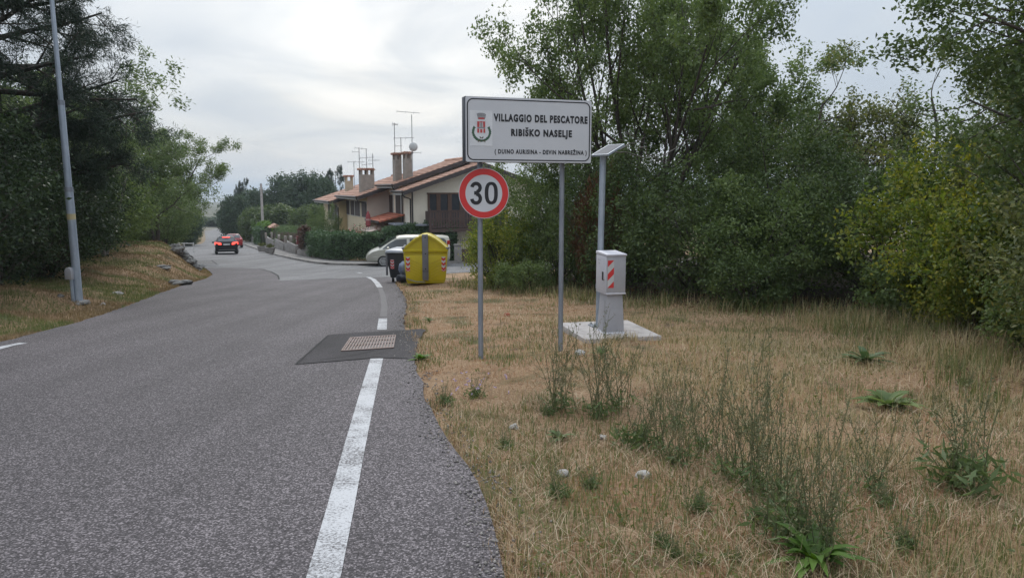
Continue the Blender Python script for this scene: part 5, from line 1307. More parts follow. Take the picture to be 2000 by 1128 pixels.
def leaves(name, Pn, rs, ln, wd, mat, parent, up=.5, droop=0.0, dirs=None, fold=.25, jit=.3):
    """one folded four-point leaf per point"""
    n = len(Pn); nr = rs.normal(0, 1, (n, 3)); nr[:, 2] += up * 2; nr /= np.linalg.norm(nr, axis=1)[:, None]
    ax = rs.normal(0, 1, (n, 3)) if dirs is None else dirs + rs.normal(0, .6, (n, 3)); ax[:, 2] -= droop
    ax -= nr * np.sum(ax * nr, 1)[:, None]; ax /= np.linalg.norm(ax, axis=1)[:, None] + 1e-9
    sd = np.cross(nr, ax); s_ = (1 + rs.uniform(-jit, jit, n))[:, None]; L_ = ln * s_; W_ = wd * s_ * .5
    mid = Pn + ax * L_ * .45
    V_ = np.stack([Pn, mid + sd * W_ + nr * W_ * fold, Pn + ax * L_ - nr * L_ * .08, mid - sd * W_ + nr * W_ * fold], 1).reshape(-1, 3)
    return mesh_np(name, V_, np.arange(n * 4).reshape(n, 4), mat, parent)
def spread(tips, rs, per, sig, flat_=.8):
    q = np.array([t[0] for t in tips]); d = np.array([t[1] for t in tips]); idx = np.repeat(np.arange(len(q)), per)
    off = rs.normal(0, sig, (len(idx), 3)); off[:, 2] *= flat_
    return q[idx] + off, d[idx]

LG = {
 'oak': leafmat('oak_leaves', [(0.054, 0.084, 0.029), (0.099, 0.141, 0.047), (0.144, 0.194, 0.064), (0.225, 0.260, 0.093)]),
 'ash': leafmat('ash_leaves', [(0.059, 0.090, 0.036), (0.101, 0.143, 0.054), (0.148, 0.195, 0.078), (0.203, 0.247, 0.102)]),
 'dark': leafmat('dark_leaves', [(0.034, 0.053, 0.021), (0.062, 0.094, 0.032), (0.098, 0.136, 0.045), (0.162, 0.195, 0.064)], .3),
 'pine': leafmat('pine_needles', [(0.021, 0.036, 0.026), (0.038, 0.060, 0.038), (0.059, 0.088, 0.049)], .12),
 'yellow': leafmat('yellowing_leaves', [(0.05, 0.085, 0.02), (0.10, 0.15, 0.03), (0.18, 0.22, 0.045), (0.30, 0.29, 0.055), (0.46, 0.38, 0.06)], .4),
 'olive': leafmat('olive_leaves', [(0.051, 0.070, 0.025), (0.095, 0.119, 0.039), (0.160, 0.168, 0.056), (0.248, 0.210, 0.077)]),
 'brown': leafmat('dry_brown_leaves', [(0.068, 0.034, 0.018), (0.135, 0.065, 0.031), (0.216, 0.104, 0.046)], .2),
 'ivy': leafmat('ivy_leaves', [(0.039, 0.073, 0.031), (0.072, 0.122, 0.053), (0.111, 0.175, 0.075)], .2),
 'rose': leafmat('rosemary_leaves', [(0.060, 0.098, 0.040), (0.096, 0.144, 0.057), (0.144, 0.190, 0.081)], .25),
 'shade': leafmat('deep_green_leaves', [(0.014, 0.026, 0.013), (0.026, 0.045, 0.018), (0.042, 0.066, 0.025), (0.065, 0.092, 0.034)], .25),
 'fresh': leafmat('fresh_green_leaves', [(0.052, 0.100, 0.018), (0.094, 0.170, 0.030), (0.146, 0.230, 0.045)], .3),
 'far': leafmat('far_leaves', [(0.039, 0.065, 0.041), (0.059, 0.092, 0.051), (0.084, 0.119, 0.062)], .2),
}
def bare(th): return th
def put(name, label, cat, x, y, rz=0.0, sc=1.0, group=None, z=None, proto=None, dz=-.05):
    """place a copy of a prototype plant (its parts copied too)"""
    c = copy_tree(PROTO[proto]); c.name = name; c.location = (x, y, (h1(x, y) if z is None else z) + dz)
    c.rotation_euler = (0, 0, rz); c.scale = (sc, sc, sc) if not hasattr(sc, '__len__') else sc
    if 'group' in c: del c['group']
    return tag(c, label, cat, group)
PROTO = {}
def proto(key):
    o = bpy.data.objects.new('proto_' + key, None); PROTO[key] = o; return o     # linked only through its copies
def recolor(o, mat, part='crown'):
    for ch in o.children:
        if ch.name.split('.')[0] == part:
            ch.material_slots[0].link = 'OBJECT'; ch.material_slots[0].material = mat
    return o
def make_tree(key, seed, P, leafmat_, bark, per, sig, ln, wd, stems=1, spread_a=0, H_=6, r=.12, up=.5, droop=0, base_h=0.0, maxlvl=9, dirs=False):
    rs = np.random.RandomState(seed); segs, tips = [], []
    for s_ in range(stems):
        az = 6.283 * s_ / max(1, stems) + rs.uniform(-.4, .4); a = R(spread_a * rs.uniform(.55, 1.15)) if stems > 1 else R(rs.uniform(0, 3))
        d = np.array([math.sin(a) * math.cos(az), math.sin(a) * math.sin(az), math.cos(a)])
        grow(rs, (d[0] * .25 * (stems > 1), d[1] * .25 * (stems > 1), base_h), d, H_ * rs.uniform(.8, 1.05), r * rs.uniform(.7, 1.1), 0, P, segs, tips)
    o = proto(key); tubes('trunk', segs, bark, o, maxlvl)
    Pn, dr = spread(tips, rs, per, sig)
    leaves('crown', Pn, rs, ln, wd, leafmat_, o, up, droop, dr if dirs else None)
    return o
def lumps(rs, n, R3, shell=.55, bottom=-.97):
    """clump centres through an ellipsoid, mostly near its surface"""
    v = rs.normal(0, 1, (n * 3, 3)); v /= np.linalg.norm(v, axis=1)[:, None]; v = v[v[:, 2] > bottom][:n]
    return v * (shell + (1 - shell) * rs.rand(len(v)) ** .5)[:, None] * np.array(R3)
def make_bush(key, seed, R3, nl, per, sig, ln, wd, mat, stems=14, bark=None, up=.4, droop=0.0, shoots=0):
    rs = np.random.RandomState(seed); o = proto(key); R3 = np.array(R3, float)
    c = lumps(rs, nl, R3); c[:, 2] = c[:, 2] * .5 + R3[2] * .5 + .08; c[:, :2] *= (1 - .35 * np.clip(.35 - c[:, 2:3] / R3[2], 0, 1)); c = c * (1 + .16 * np.sin(c[:, :1] * 3.1 + seed) * np.cos(c[:, 1:2] * 2.7))
    segs = []
    for i in range(stems):
        q = c[rs.randint(len(c))]; b = np.array([rs.normal(0, .12), rs.normal(0, .12), 0]); ts = np.linspace(0, 1, 6)[:, None]
        pts = b * (1 - ts) + q * ts + np.sin(ts * 3.14) * rs.normal(0, .12, 3); pts[:, 2] = b[2] + (q[2] - b[2]) * ts[:, 0] ** .8
        segs.append((pts, np.linspace(.028, .006, 6), 1))
    extra = []
    for i in range(shoots):                               # long leafy shoots standing clear of the outline
        q = c[rs.randint(len(c))]; d = q / R3 + rs.normal(0, .35, 3); d[2] = abs(d[2]) + .5; d /= np.linalg.norm(d); Ln = rs.uniform(.3, .85) * R3[2] * .32
        ts = np.linspace(0, 1, 6)[:, None]; pts = q + d * Ln * ts + np.array([0, 0, -.12]) * ts ** 2 * Ln + rs.normal(0, .015, (6, 3)); segs.append((pts, np.linspace(.008, .003, 6), 2))
        extra.append(np.repeat(pts[1:], max(3, per // 10), 0) + rs.normal(0, .045, (5 * max(3, per // 10), 3)))
    tubes('stems', segs, bark or MT['bark'], o)
    idx = np.repeat(np.arange(len(c)), per); Pn = c[idx] + rs.normal(0, sig, (len(idx), 3)) * np.array([1, 1, .75])
    if extra: Pn = np.concatenate([Pn] + extra)
    Pn = Pn[Pn[:, 2] > .03]
    leaves('crown', Pn, rs, ln, wd, mat, o, up, droop)
    return o

# prototypes
OAK = dict(levels=4, n=[7, 5, 5], t0=[.28, .25, .2], ang=[38, 42, 45], ratio=[.50, .55, .5], up=[.03, .05, .03, .02], wob=.10)
make_tree('oak', 3, OAK, LG['oak'], MT['bark'], 15, .12, .10, .06, stems=8, spread_a=29, H_=7.6, r=.115, dirs=False)
TREE = dict(levels=4, n=[9, 5, 4], t0=[.3, .25, .2], ang=[52, 45, 45], ratio=[.48, .52, .5], up=[.02, .05, .03, .01], wob=.12)
make_tree('tree', 8, TREE, LG['ash'], MT['bark_g'], 17, .12, .095, .05, stems=1, H_=6.2, r=.15)
make_tree('near', 26, dict(TREE, levels=4, n=[12, 6, 5], ang=[58, 48, 45]), LG['ash'], MT['bark'], 30, .11, .062, .036, stems=3, spread_a=16, H_=5.8, r=.12)
make_tree('tree2', 21, dict(TREE, n=[11, 5, 4], ang=[60, 48, 45]), LG['oak'], MT['bark'], 20, .125, .095, .055, stems=2, spread_a=14, H_=5.8, r=.13)
THIN = dict(levels=4, n=[7, 4, 4], t0=[.35, .3, .2], ang=[34, 38, 40], ratio=[.5, .5, .45], up=[.02, .06, .04, .0], wob=.09)
make_tree('slim', 14, THIN, LG['ash'], MT['bark_g'], 7, .13, .15, .055, stems=3, spread_a=13, H_=5.6, r=.075, droop=.6, dirs=True)
make_tree('sparse', 31, dict(TREE, n=[8, 5, 4], wob=.15), LG['olive'], MT['bark'], 4, .15, .11, .06, stems=3, spread_a=26, H_=5.2, r=.10)
PINE = dict(full=True, levels=4, n=[32, 7, 4], t0=[.17, .12, .12], ang=[80, 48, 45], ratio=[.25, .42, .48], up=[.0, .02, -.01, -.03], wob=.05)
def make_pine(key, seed, P, H_, r, per, sig, ln, wd, mat):
    rs = np.random.RandomState(seed); segs, tips = [], []
    grow(rs, (0, 0, 0), np.array([0.02, 0, 1.]), H_, r, 0, P, segs, tips); o = proto(key); tubes('trunk', segs, MT['bark'], o)
    Pn, dr = spread(tips, rs, per, sig, .8); leaves('crown', Pn, rs, ln, wd, mat, o, 0, .35, dr, .0)
make_pine('pine', 5, PINE, 12.5, .19, 36, .10, .13, .016, LG['pine'])
make_pine('cedar', 15, dict(PINE, n=[22, 6, 3], ang=[82, 50, 45], ratio=[.40, .40, .45], up=[0, .0, 0, 0]), 11, .25, 22, .16, .30, .05, LG['pine'])
make_bush('thicket', 41, (1.9, 1.7, 3.6), 210, 75, .165, .085, .045, LG['dark'], 26, shoots=40)
make_bush('thicket2', 43, (2.1, 1.6, 2.7), 190, 75, .165, .09, .042, LG['oak'], 26, droop=.4, shoots=55)
make_bush('hedgerow', 47, (1.5, 1.3, 2.1), 150, 80, .145, .075, .042, LG['yellow'], 22, shoots=60)
make_bush('low_bush', 49, (1.0, .9, 1.25), 90, 70, .11, .07, .04, LG['dark'], 18, shoots=35)
make_bush('big_thicket', 53, (2.9, 2.6, 6.0), 320, 85, .25, .12, .065, LG['dark'], 36, shoots=40)
make_bush('far_tree', 57, (3.2, 3.2, 9.0), 260, 70, .42, .34, .22, LG['far'], 10)
make_bush('far_tree2', 59, (3.6, 3.2, 7.0), 280, 70, .40, .32, .2, LG['far'], 10)

# ------------------------------------------------------------------ right-hand wood
def lbl(*a): return a
big_oak = put('oak_tree', 'big multi-stemmed tree spreading its crown behind the village sign', 'tree', 3.55, 20.5, 3.0, (.82, .82, 1.10), proto='oak')
right = [
 ('tree', 'tree2', 'dense green tree standing right behind the big multi-stemmed tree', 7.2, 24.0, 1.1, 1.15, None),
 ('tree', 'sparse', 'thin-crowned yellowish tree with dark forked branches, before the gap of sky', 9.6, 21.5, 2.0, 1.0, None),
 ('tree', 'sparse', 'second thin olive tree just right of the thin-crowned yellowish tree', 12.6, 22.0, 4.1, .98, None),
 ('tree', 'near', 'tall tree at the right edge of the photo leaning over the gap of sky', 10.5, 12.0, 2.2, 1.10, 'oak'),
 ('tree', 'near', 'dark tree crown filling the upper right corner', 10.0, 9.8, .6, 1.15, 'dark'),
 ('tree', 'tree2', 'olive green tree between the thin trees and the right corner tree', 11.2, 16.0, 5.0, .82, 'olive'),
 ('tree', 'tree', 'rear tree left of the big multi-stemmed tree behind the tall roadside bush', 1.6, 24.5, 3.0, .72, None),
]
for nm, pk, lb, x, y, rz, sc_, mt in right:
    o = put(nm, lb, 'tree', x, y, rz, sc_, proto=pk)
    if mt: recolor(o, LG[mt])
bushes = [
 ('thicket2', 'olive green leafy bush reaching furthest forward at the right photo edge', 6.3, 7.2, 2.9, (.72, .72, .78), 'olive'),
 ('hedgerow', 'yellow-green bush between the forward bush and the bright yellow-green bush', 7.2, 9.9, 1.9, (.85, .85, .95), 'yellow'),
 ('hedgerow', 'smaller yellow-green bush in front of the olive bush at the thicket edge', 6.9, 11.0, 3.9, (.85, .85, .95), 'yellow'),
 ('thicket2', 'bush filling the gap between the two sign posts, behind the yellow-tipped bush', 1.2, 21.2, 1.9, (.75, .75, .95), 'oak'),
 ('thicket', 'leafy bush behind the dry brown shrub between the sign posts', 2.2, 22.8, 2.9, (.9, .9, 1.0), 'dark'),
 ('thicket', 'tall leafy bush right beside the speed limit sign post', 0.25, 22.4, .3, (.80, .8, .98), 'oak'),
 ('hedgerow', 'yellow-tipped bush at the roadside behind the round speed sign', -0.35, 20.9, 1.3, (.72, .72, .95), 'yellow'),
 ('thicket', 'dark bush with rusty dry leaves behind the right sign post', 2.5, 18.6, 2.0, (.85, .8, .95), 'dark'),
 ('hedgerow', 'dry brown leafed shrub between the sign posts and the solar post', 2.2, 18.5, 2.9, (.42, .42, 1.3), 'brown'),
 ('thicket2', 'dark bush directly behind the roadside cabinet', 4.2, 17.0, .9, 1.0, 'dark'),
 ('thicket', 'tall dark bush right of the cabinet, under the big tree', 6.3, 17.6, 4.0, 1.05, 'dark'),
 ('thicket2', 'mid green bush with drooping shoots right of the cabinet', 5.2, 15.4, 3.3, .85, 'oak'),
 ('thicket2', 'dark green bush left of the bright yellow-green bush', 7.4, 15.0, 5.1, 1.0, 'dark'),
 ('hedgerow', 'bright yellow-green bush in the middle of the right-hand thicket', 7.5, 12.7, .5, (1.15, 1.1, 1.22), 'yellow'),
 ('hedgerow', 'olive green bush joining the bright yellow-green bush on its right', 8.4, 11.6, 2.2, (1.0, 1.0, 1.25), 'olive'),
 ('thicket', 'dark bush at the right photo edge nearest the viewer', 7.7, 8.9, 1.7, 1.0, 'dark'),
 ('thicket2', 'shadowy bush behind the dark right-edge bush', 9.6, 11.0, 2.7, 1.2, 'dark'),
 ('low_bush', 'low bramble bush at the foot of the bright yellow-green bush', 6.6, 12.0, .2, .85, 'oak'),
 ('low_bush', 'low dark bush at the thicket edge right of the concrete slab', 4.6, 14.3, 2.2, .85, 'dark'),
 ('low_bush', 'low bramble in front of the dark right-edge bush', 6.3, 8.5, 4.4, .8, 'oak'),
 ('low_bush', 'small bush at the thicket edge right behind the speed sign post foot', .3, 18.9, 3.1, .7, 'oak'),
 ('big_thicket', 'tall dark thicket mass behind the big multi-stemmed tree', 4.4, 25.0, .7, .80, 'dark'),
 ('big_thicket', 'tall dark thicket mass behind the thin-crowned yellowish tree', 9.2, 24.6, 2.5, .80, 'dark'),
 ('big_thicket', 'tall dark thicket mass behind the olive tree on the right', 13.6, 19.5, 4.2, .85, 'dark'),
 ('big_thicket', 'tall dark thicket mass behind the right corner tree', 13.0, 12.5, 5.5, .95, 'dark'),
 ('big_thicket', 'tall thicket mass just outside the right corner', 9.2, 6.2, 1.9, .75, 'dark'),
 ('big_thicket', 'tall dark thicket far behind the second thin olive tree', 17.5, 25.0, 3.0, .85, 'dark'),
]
for pk, lb, x, y, rz, sc_, mt in bushes:
    o = put('tall_bush' if 'tall' in lb or 'thicket' in pk else 'bush', lb, 'bush', x, y, rz, sc_, proto=pk)
    if mt: recolor(o, LG[mt])
# pale bare fallen branches caught in the bushes behind the solar post
rs_ = np.random.RandomState(4); segs = []
for (pa, ya, pb, yb2, d) in ((1190, 290, 1290, 312, 15.6), (1248, 285, 1300, 322, 15.4), (1215, 292, 1255, 268, 15.5), (1300, 300, 1360, 262, 15.8), (1225, 255, 1262, 285, 15.6)):
    a, b_ = np.array(at(pa, ya, d)), np.array(at(pb, yb2, d + .3)); ts = np.linspace(0, 1, 7)[:, None]
    segs.append((a * (1 - ts) + b_ * ts + rs_.normal(0, .03, (7, 3)), np.linspace(.016, .006, 7), 2))
o = tubes('dead_branch', segs, MT['bark_g'], None); tag(o, 'pale bare dead branches caught in the bushes right of the solar panel', 'branch')

# ------------------------------------------------------------------ left-hand wood
left = [
 ('pine_tree', 'pine', 'tall dark pine at the left photo edge behind the lamp post', -11.1, 14.3, .3, 1.0, None),
 ('pine_tree', 'pine', 'second pine whose branches hang over the lamp post top', -12.7, 18.6, 2.2, .96, None),
 ('tree', 'slim', 'slender ash-like tree with pale leaf sprays right of the lamp post', -14.6, 26.5, .5, .98, None),
 ('tree', 'slim', 'slender tree with drooping leaves just left of the ash-like tree', -14.2, 23.0, 2.5, .86, None),
 ('tree', 'tree2', 'rounded tree overhanging the bend beyond the left bushes', -22.0, 47.5, 1.0, (1.15, 1.15, 1.16), None),
 ('tree', 'tree2', 'green tree between the ash-like tree and the rounded tree at the bend', -18.2, 38.0, 3.3, (.95, .95, .92), 'ash'),
 ('tree', 'tree2', 'dark tree inside the left wood behind the slender tree', -18.5, 29.5, 4.0, 1.02, 'dark'),
]
for nm, pk, lb, x, y, rz, sc_, mt in left:
    o = put(nm, lb, 'tree', x, y, rz, sc_, proto=pk)
    if mt: recolor(o, LG[mt])
lb_ = [
 ('big_thicket', 'leafy thicket mass directly behind the rounded tree at the bend', -27.5, 52.5, 1.3, (1.0, 1.0, 1.0), 'ash'),
 ('thicket', 'rounded bush at the foot of the rounded tree, next to the road bend', -22.4, 46.4, 1.9, (1.1, 1.1, .95), 'oak'),
 ('thicket', 'bush on top of the stone bank before the rounded tree', -19.4, 41.5, 2.9, (1.0, 1.0, 1.0), 'ash'),
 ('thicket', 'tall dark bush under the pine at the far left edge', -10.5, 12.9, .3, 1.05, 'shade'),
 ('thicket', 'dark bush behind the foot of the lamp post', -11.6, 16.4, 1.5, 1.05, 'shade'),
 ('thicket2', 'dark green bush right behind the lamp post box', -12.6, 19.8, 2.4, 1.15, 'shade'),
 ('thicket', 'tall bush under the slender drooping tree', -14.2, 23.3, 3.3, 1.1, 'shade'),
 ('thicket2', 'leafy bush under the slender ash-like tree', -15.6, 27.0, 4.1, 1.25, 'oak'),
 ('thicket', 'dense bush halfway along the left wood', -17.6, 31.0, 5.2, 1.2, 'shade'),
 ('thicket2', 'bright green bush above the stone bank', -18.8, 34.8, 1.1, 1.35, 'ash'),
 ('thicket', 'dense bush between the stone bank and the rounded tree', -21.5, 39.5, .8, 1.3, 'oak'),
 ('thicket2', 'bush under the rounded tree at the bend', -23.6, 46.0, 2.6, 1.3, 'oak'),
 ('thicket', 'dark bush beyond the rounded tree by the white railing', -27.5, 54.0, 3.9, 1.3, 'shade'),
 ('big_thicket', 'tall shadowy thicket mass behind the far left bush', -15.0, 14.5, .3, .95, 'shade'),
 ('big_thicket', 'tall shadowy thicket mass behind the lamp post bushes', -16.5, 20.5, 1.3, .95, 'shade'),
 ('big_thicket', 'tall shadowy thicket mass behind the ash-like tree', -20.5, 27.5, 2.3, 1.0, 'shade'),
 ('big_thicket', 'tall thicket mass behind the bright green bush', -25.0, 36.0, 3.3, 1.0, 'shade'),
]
for pk, lb, x, y, rz, sc_, mt in lb_:
    o = put('tall_bush', lb, 'bush', x, y, rz, sc_, proto=pk)
    if mt: recolor(o, LG[mt])

# ------------------------------------------------------------------ trees down the road and by the sea
def far(lab, px, ytop, d, pk, wpx, nm='tree', cat='tree', mt=None, rz=0.0):
    q = at(px, ytop, d); z = float(prof(d)); base = {'far_tree': (3.4, 9.3), 'far_tree2': (3.8, 7.3), 'cedar': (4.6, 11.3), 'thicket2': (2.3, 2.9), 'low_bush': (1.1, 1.35)}[pk]
    sz = (q.z - z) / base[1]; sx = wpx / 2 / 1463 * d / base[0]
    o = put(nm, lab, cat, q.x, d, rz, (sx, sx, sz), proto=pk, z=z)
    if mt: recolor(o, LG[mt])
far('low tree with dense crown behind the far end of the street fence', 458, 384, 112, 'far_tree2', 66, rz=.4)
far('dense green tree left of the concrete utility pole', 492, 372, 118, 'far_tree2', 80, rz=1.4)
far('tall bluish pine-like tree right of the utility pole', 548, 344, 122, 'far_tree', 74, rz=2.2)
far('tall broad tree with twin tops behind the tiled canopy', 592, 338, 116, 'far_tree', 84, rz=3.2)
far('broad tree behind the garden shrub left of the houses', 628, 348, 112, 'far_tree2', 70, rz=4.2)
far('cedar with layered branches beside the farthest roof', 657, 331, 125, 'cedar', 58, 'cedar_tree', rz=.9)
far('small upright tree poking above the dense green tree crown', 476, 354, 150, 'cedar', 40, rz=.2)
far('dark tree behind the slat fence at the far street end', 545, 400, 100, 'far_tree', 90, mt='dark', rz=.7)
far('dark tree over the red car', 500, 405, 104, 'far_tree2', 70, mt='dark', rz=1.9)
far('dark tree left of the cedar, low behind the shrub', 610, 402, 96, 'far_tree2', 84, mt='dark', rz=2.9)
far('roadside tree left of the far road beyond the junction', 362, 400, 90, 'far_tree2', 56, rz=.3)
far('second roadside tree deeper left beyond the junction', 325, 384, 86, 'far_tree', 60, mt='dark', rz=1.3)
far('tree at the junction behind the stone bank', 285, 372, 80, 'far_tree2', 84, mt='dark', rz=2.3)
far('bush at the road side just beyond the junction', 380, 438, 98, 'thicket2', 30, 'bush', 'bush', mt='dark', rz=.5)
far('tree across the bottom of the far road', 414, 424, 200, 'far_tree2', 60, rz=4.3)
far('farther low tree beyond the end of the road', 384, 422, 230, 'far_tree2', 60, rz=5.3)
far('low tree at the right end of the far road', 448, 416, 190, 'far_tree', 46, rz=5.9)
far('bushy tree left of the far low trees', 352, 414, 210, 'far_tree2', 70, rz=.9)
far('leafy garden shrub in front of the middle house', 640, 404, 57.5, 'thicket2', 62, 'garden_shrub', 'shrub', mt='ash', rz=.9)
far('tall garden shrub at the corner of the farthest house', 612, 412, 63, 'thicket2', 46, 'garden_shrub', 'shrub', mt='ash', rz=2.9)
# pink oleander
rs = np.random.RandomState(66); q = at(705, 431, 50.0); ol = thing('oleander', 'pink flowering oleander in front of the middle house', 'shrub', (q.x, 50.0, float(prof(50))))
hh = q.z - float(prof(50)); c = lumps(rs, 70, (1.15, .8, hh)); c[:, 2] = abs(c[:, 2]) * .95; idx = np.repeat(np.arange(len(c)), 30)
leaves('crown', c[idx] + rs.normal(0, .16, (len(idx), 3)), rs, .14, .045, LG['olive'], ol)
c2 = c[c[:, 2] > hh * .55]; idx = np.repeat(np.arange(len(c2)), 9); leaves('flowers', c2[idx] + rs.normal(0, .13, (len(idx), 3)), rs, .10, .09, leafmat('pink_flowers', [(0.45, 0.12, 0.14), (0.55, 0.22, 0.22), (0.6, 0.32, 0.3)], .2), ol)
q = at(745, 434, 48.6); brs = thing('dry_shrub', 'dry brownish shrub under the red tiled porch canopy', 'shrub', (q.x, 48.6, float(prof(48.6))))
hh = q.z - float(prof(48.6)); c = lumps(rs, 60, (.9, .6, hh)); c[:, 2] = abs(c[:, 2]); idx = np.repeat(np.arange(len(c)), 22); leaves('crown', c[idx] + rs.normal(0, .15, (len(idx), 3)), rs, .16, .03, LG['brown'], brs, 0)

# hedges: leaf clumps over box-shaped volumes along the garden wall
def hedge(name, label, path, width, h0, h1_, mat, n, ln=.09, wd=.06, seed=1, cat='hedge', lift=0.0):
    rs = np.random.RandomState(seed); pts = [Vector((x, y, 0)) for x, y in path]; Ls = [(b - a).length for a, b in zip(pts, pts[1:])]; tot = sum(Ls)
    o0 = pts[len(pts) // 2].copy(); o0.z = float(prof(o0.y)); th = thing(name, label, cat, o0)
    s_ = rs.rand(n) * tot; k_ = np.searchsorted(np.cumsum(Ls), s_); k_ = np.minimum(k_, len(Ls) - 1); st_ = np.concatenate([[0], np.cumsum(Ls)])[k_]
    t = (s_ - st_) / np.array(Ls)[k_]; A_ = np.array([(p.x, p.y) for p in pts]); base = A_[k_] * (1 - t)[:, None] + A_[k_ + 1] * t[:, None]
    dv = A_[k_ + 1] - A_[k_]; nv = np.stack([dv[:, 1], -dv[:, 0]], 1) / (np.linalg.norm(dv, axis=1)[:, None] + 1e-9)
    # shell sampling: mostly faces and top
    a = rs.uniform(-1, 1, n); hgt = rs.rand(n); side = rs.rand(n)
    lat = np.where(side < .65, np.sign(a) * (1 - .25 * rs.rand(n) ** 2), a); hz = np.where(side < .65, hgt, 1 - .12 * rs.rand(n) ** 2)
    H_ = h1_ * (1 + .24 * (vn(s_, 0 * s_, .7, seed) - .5) + .22 * (vn(s_, lat, 2.2, seed + 1) - .5)); bul = 1 + .55 * (vn(s_, hz * 3, 1.6, seed + 2) - .5) - .22 * np.clip(hz - .75, 0, 1) * 3
    xy = base + nv * (lat * width / 2 * bul)[:, None] + rs.normal(0, .09, (n, 2)); z = prof(xy[:, 1]) + h0 + (H_ - h0) * hz + rs.normal(0, .05, n)
    Pn = np.stack([xy[:, 0] - o0.x, xy[:, 1] - o0.y, z - o0.z], 1); leaves('crown', Pn, rs, ln, wd, mat, th, .3)
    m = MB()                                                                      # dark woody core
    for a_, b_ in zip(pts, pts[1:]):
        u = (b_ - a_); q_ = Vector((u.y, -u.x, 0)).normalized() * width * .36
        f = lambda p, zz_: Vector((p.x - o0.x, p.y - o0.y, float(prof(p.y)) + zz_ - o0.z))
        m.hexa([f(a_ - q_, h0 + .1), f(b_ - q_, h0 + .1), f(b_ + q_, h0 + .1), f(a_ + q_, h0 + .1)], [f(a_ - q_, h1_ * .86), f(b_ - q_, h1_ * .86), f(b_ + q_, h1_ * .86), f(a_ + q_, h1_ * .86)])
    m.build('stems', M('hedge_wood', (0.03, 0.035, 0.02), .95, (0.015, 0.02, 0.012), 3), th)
    return th
wp = lambda px, off=0.0: (wl_at(px).x + off, wl_at(px).y + off * .35)
hedge('ivy_hedge', 'long dense ivy hedge over the low concrete wall', [wp(602, .35), wp(640, .4), (-10.5, 47.4), (-8.0, 46.4)], 1.1, .25, 1.78, LG['ivy'], 26000, .10, .075, 5)
hedge('ivy_hedge', 'tall rounded ivy hedge behind the parked people carrier', [(-8.0, 46.5), (-5.4, 47.2), (-3.6, 47.6)], 1.5, .1, 2.3, LG['ivy'], 24000, .10, .075, 6)
hedge('rosemary_hedge', 'pale green rosemary-like hedge above the reddish fence', [wp(590, 1.3), wp(556, 1.2), wp(530, 1.0)], 1.7, .6, 2.15, LG['rose'], 16000, .20, .03, 7)
hedge('creeper_hedge', 'bright green creeper over the far end of the slat fence', [wp(513, .4), wp(496, .5), wp(479, .5)], 1.0, 1.4, 2.7, LG['fresh'], 7000, .16, .12, 8)
hedge('creeper_hedge', 'leafy creeper hanging to the pavement left of the entrance canopy', [wp(513.5, -.15), wp(500.5, -.15)], .9, .1, 2.2, LG['ivy'], 6000, .15, .11, 9)
hedge('creeper_hedge', 'red leafed creeper between the post boxes and the ivy hedge', [wp(593, .1), wp(581, .2)], .6, .7, 2.0, leafmat('red_creeper', [(0.07, 0.04, 0.03), (0.11, 0.055, 0.045), (0.07, 0.09, 0.04)], .2), 2600, .13, .09, 10)
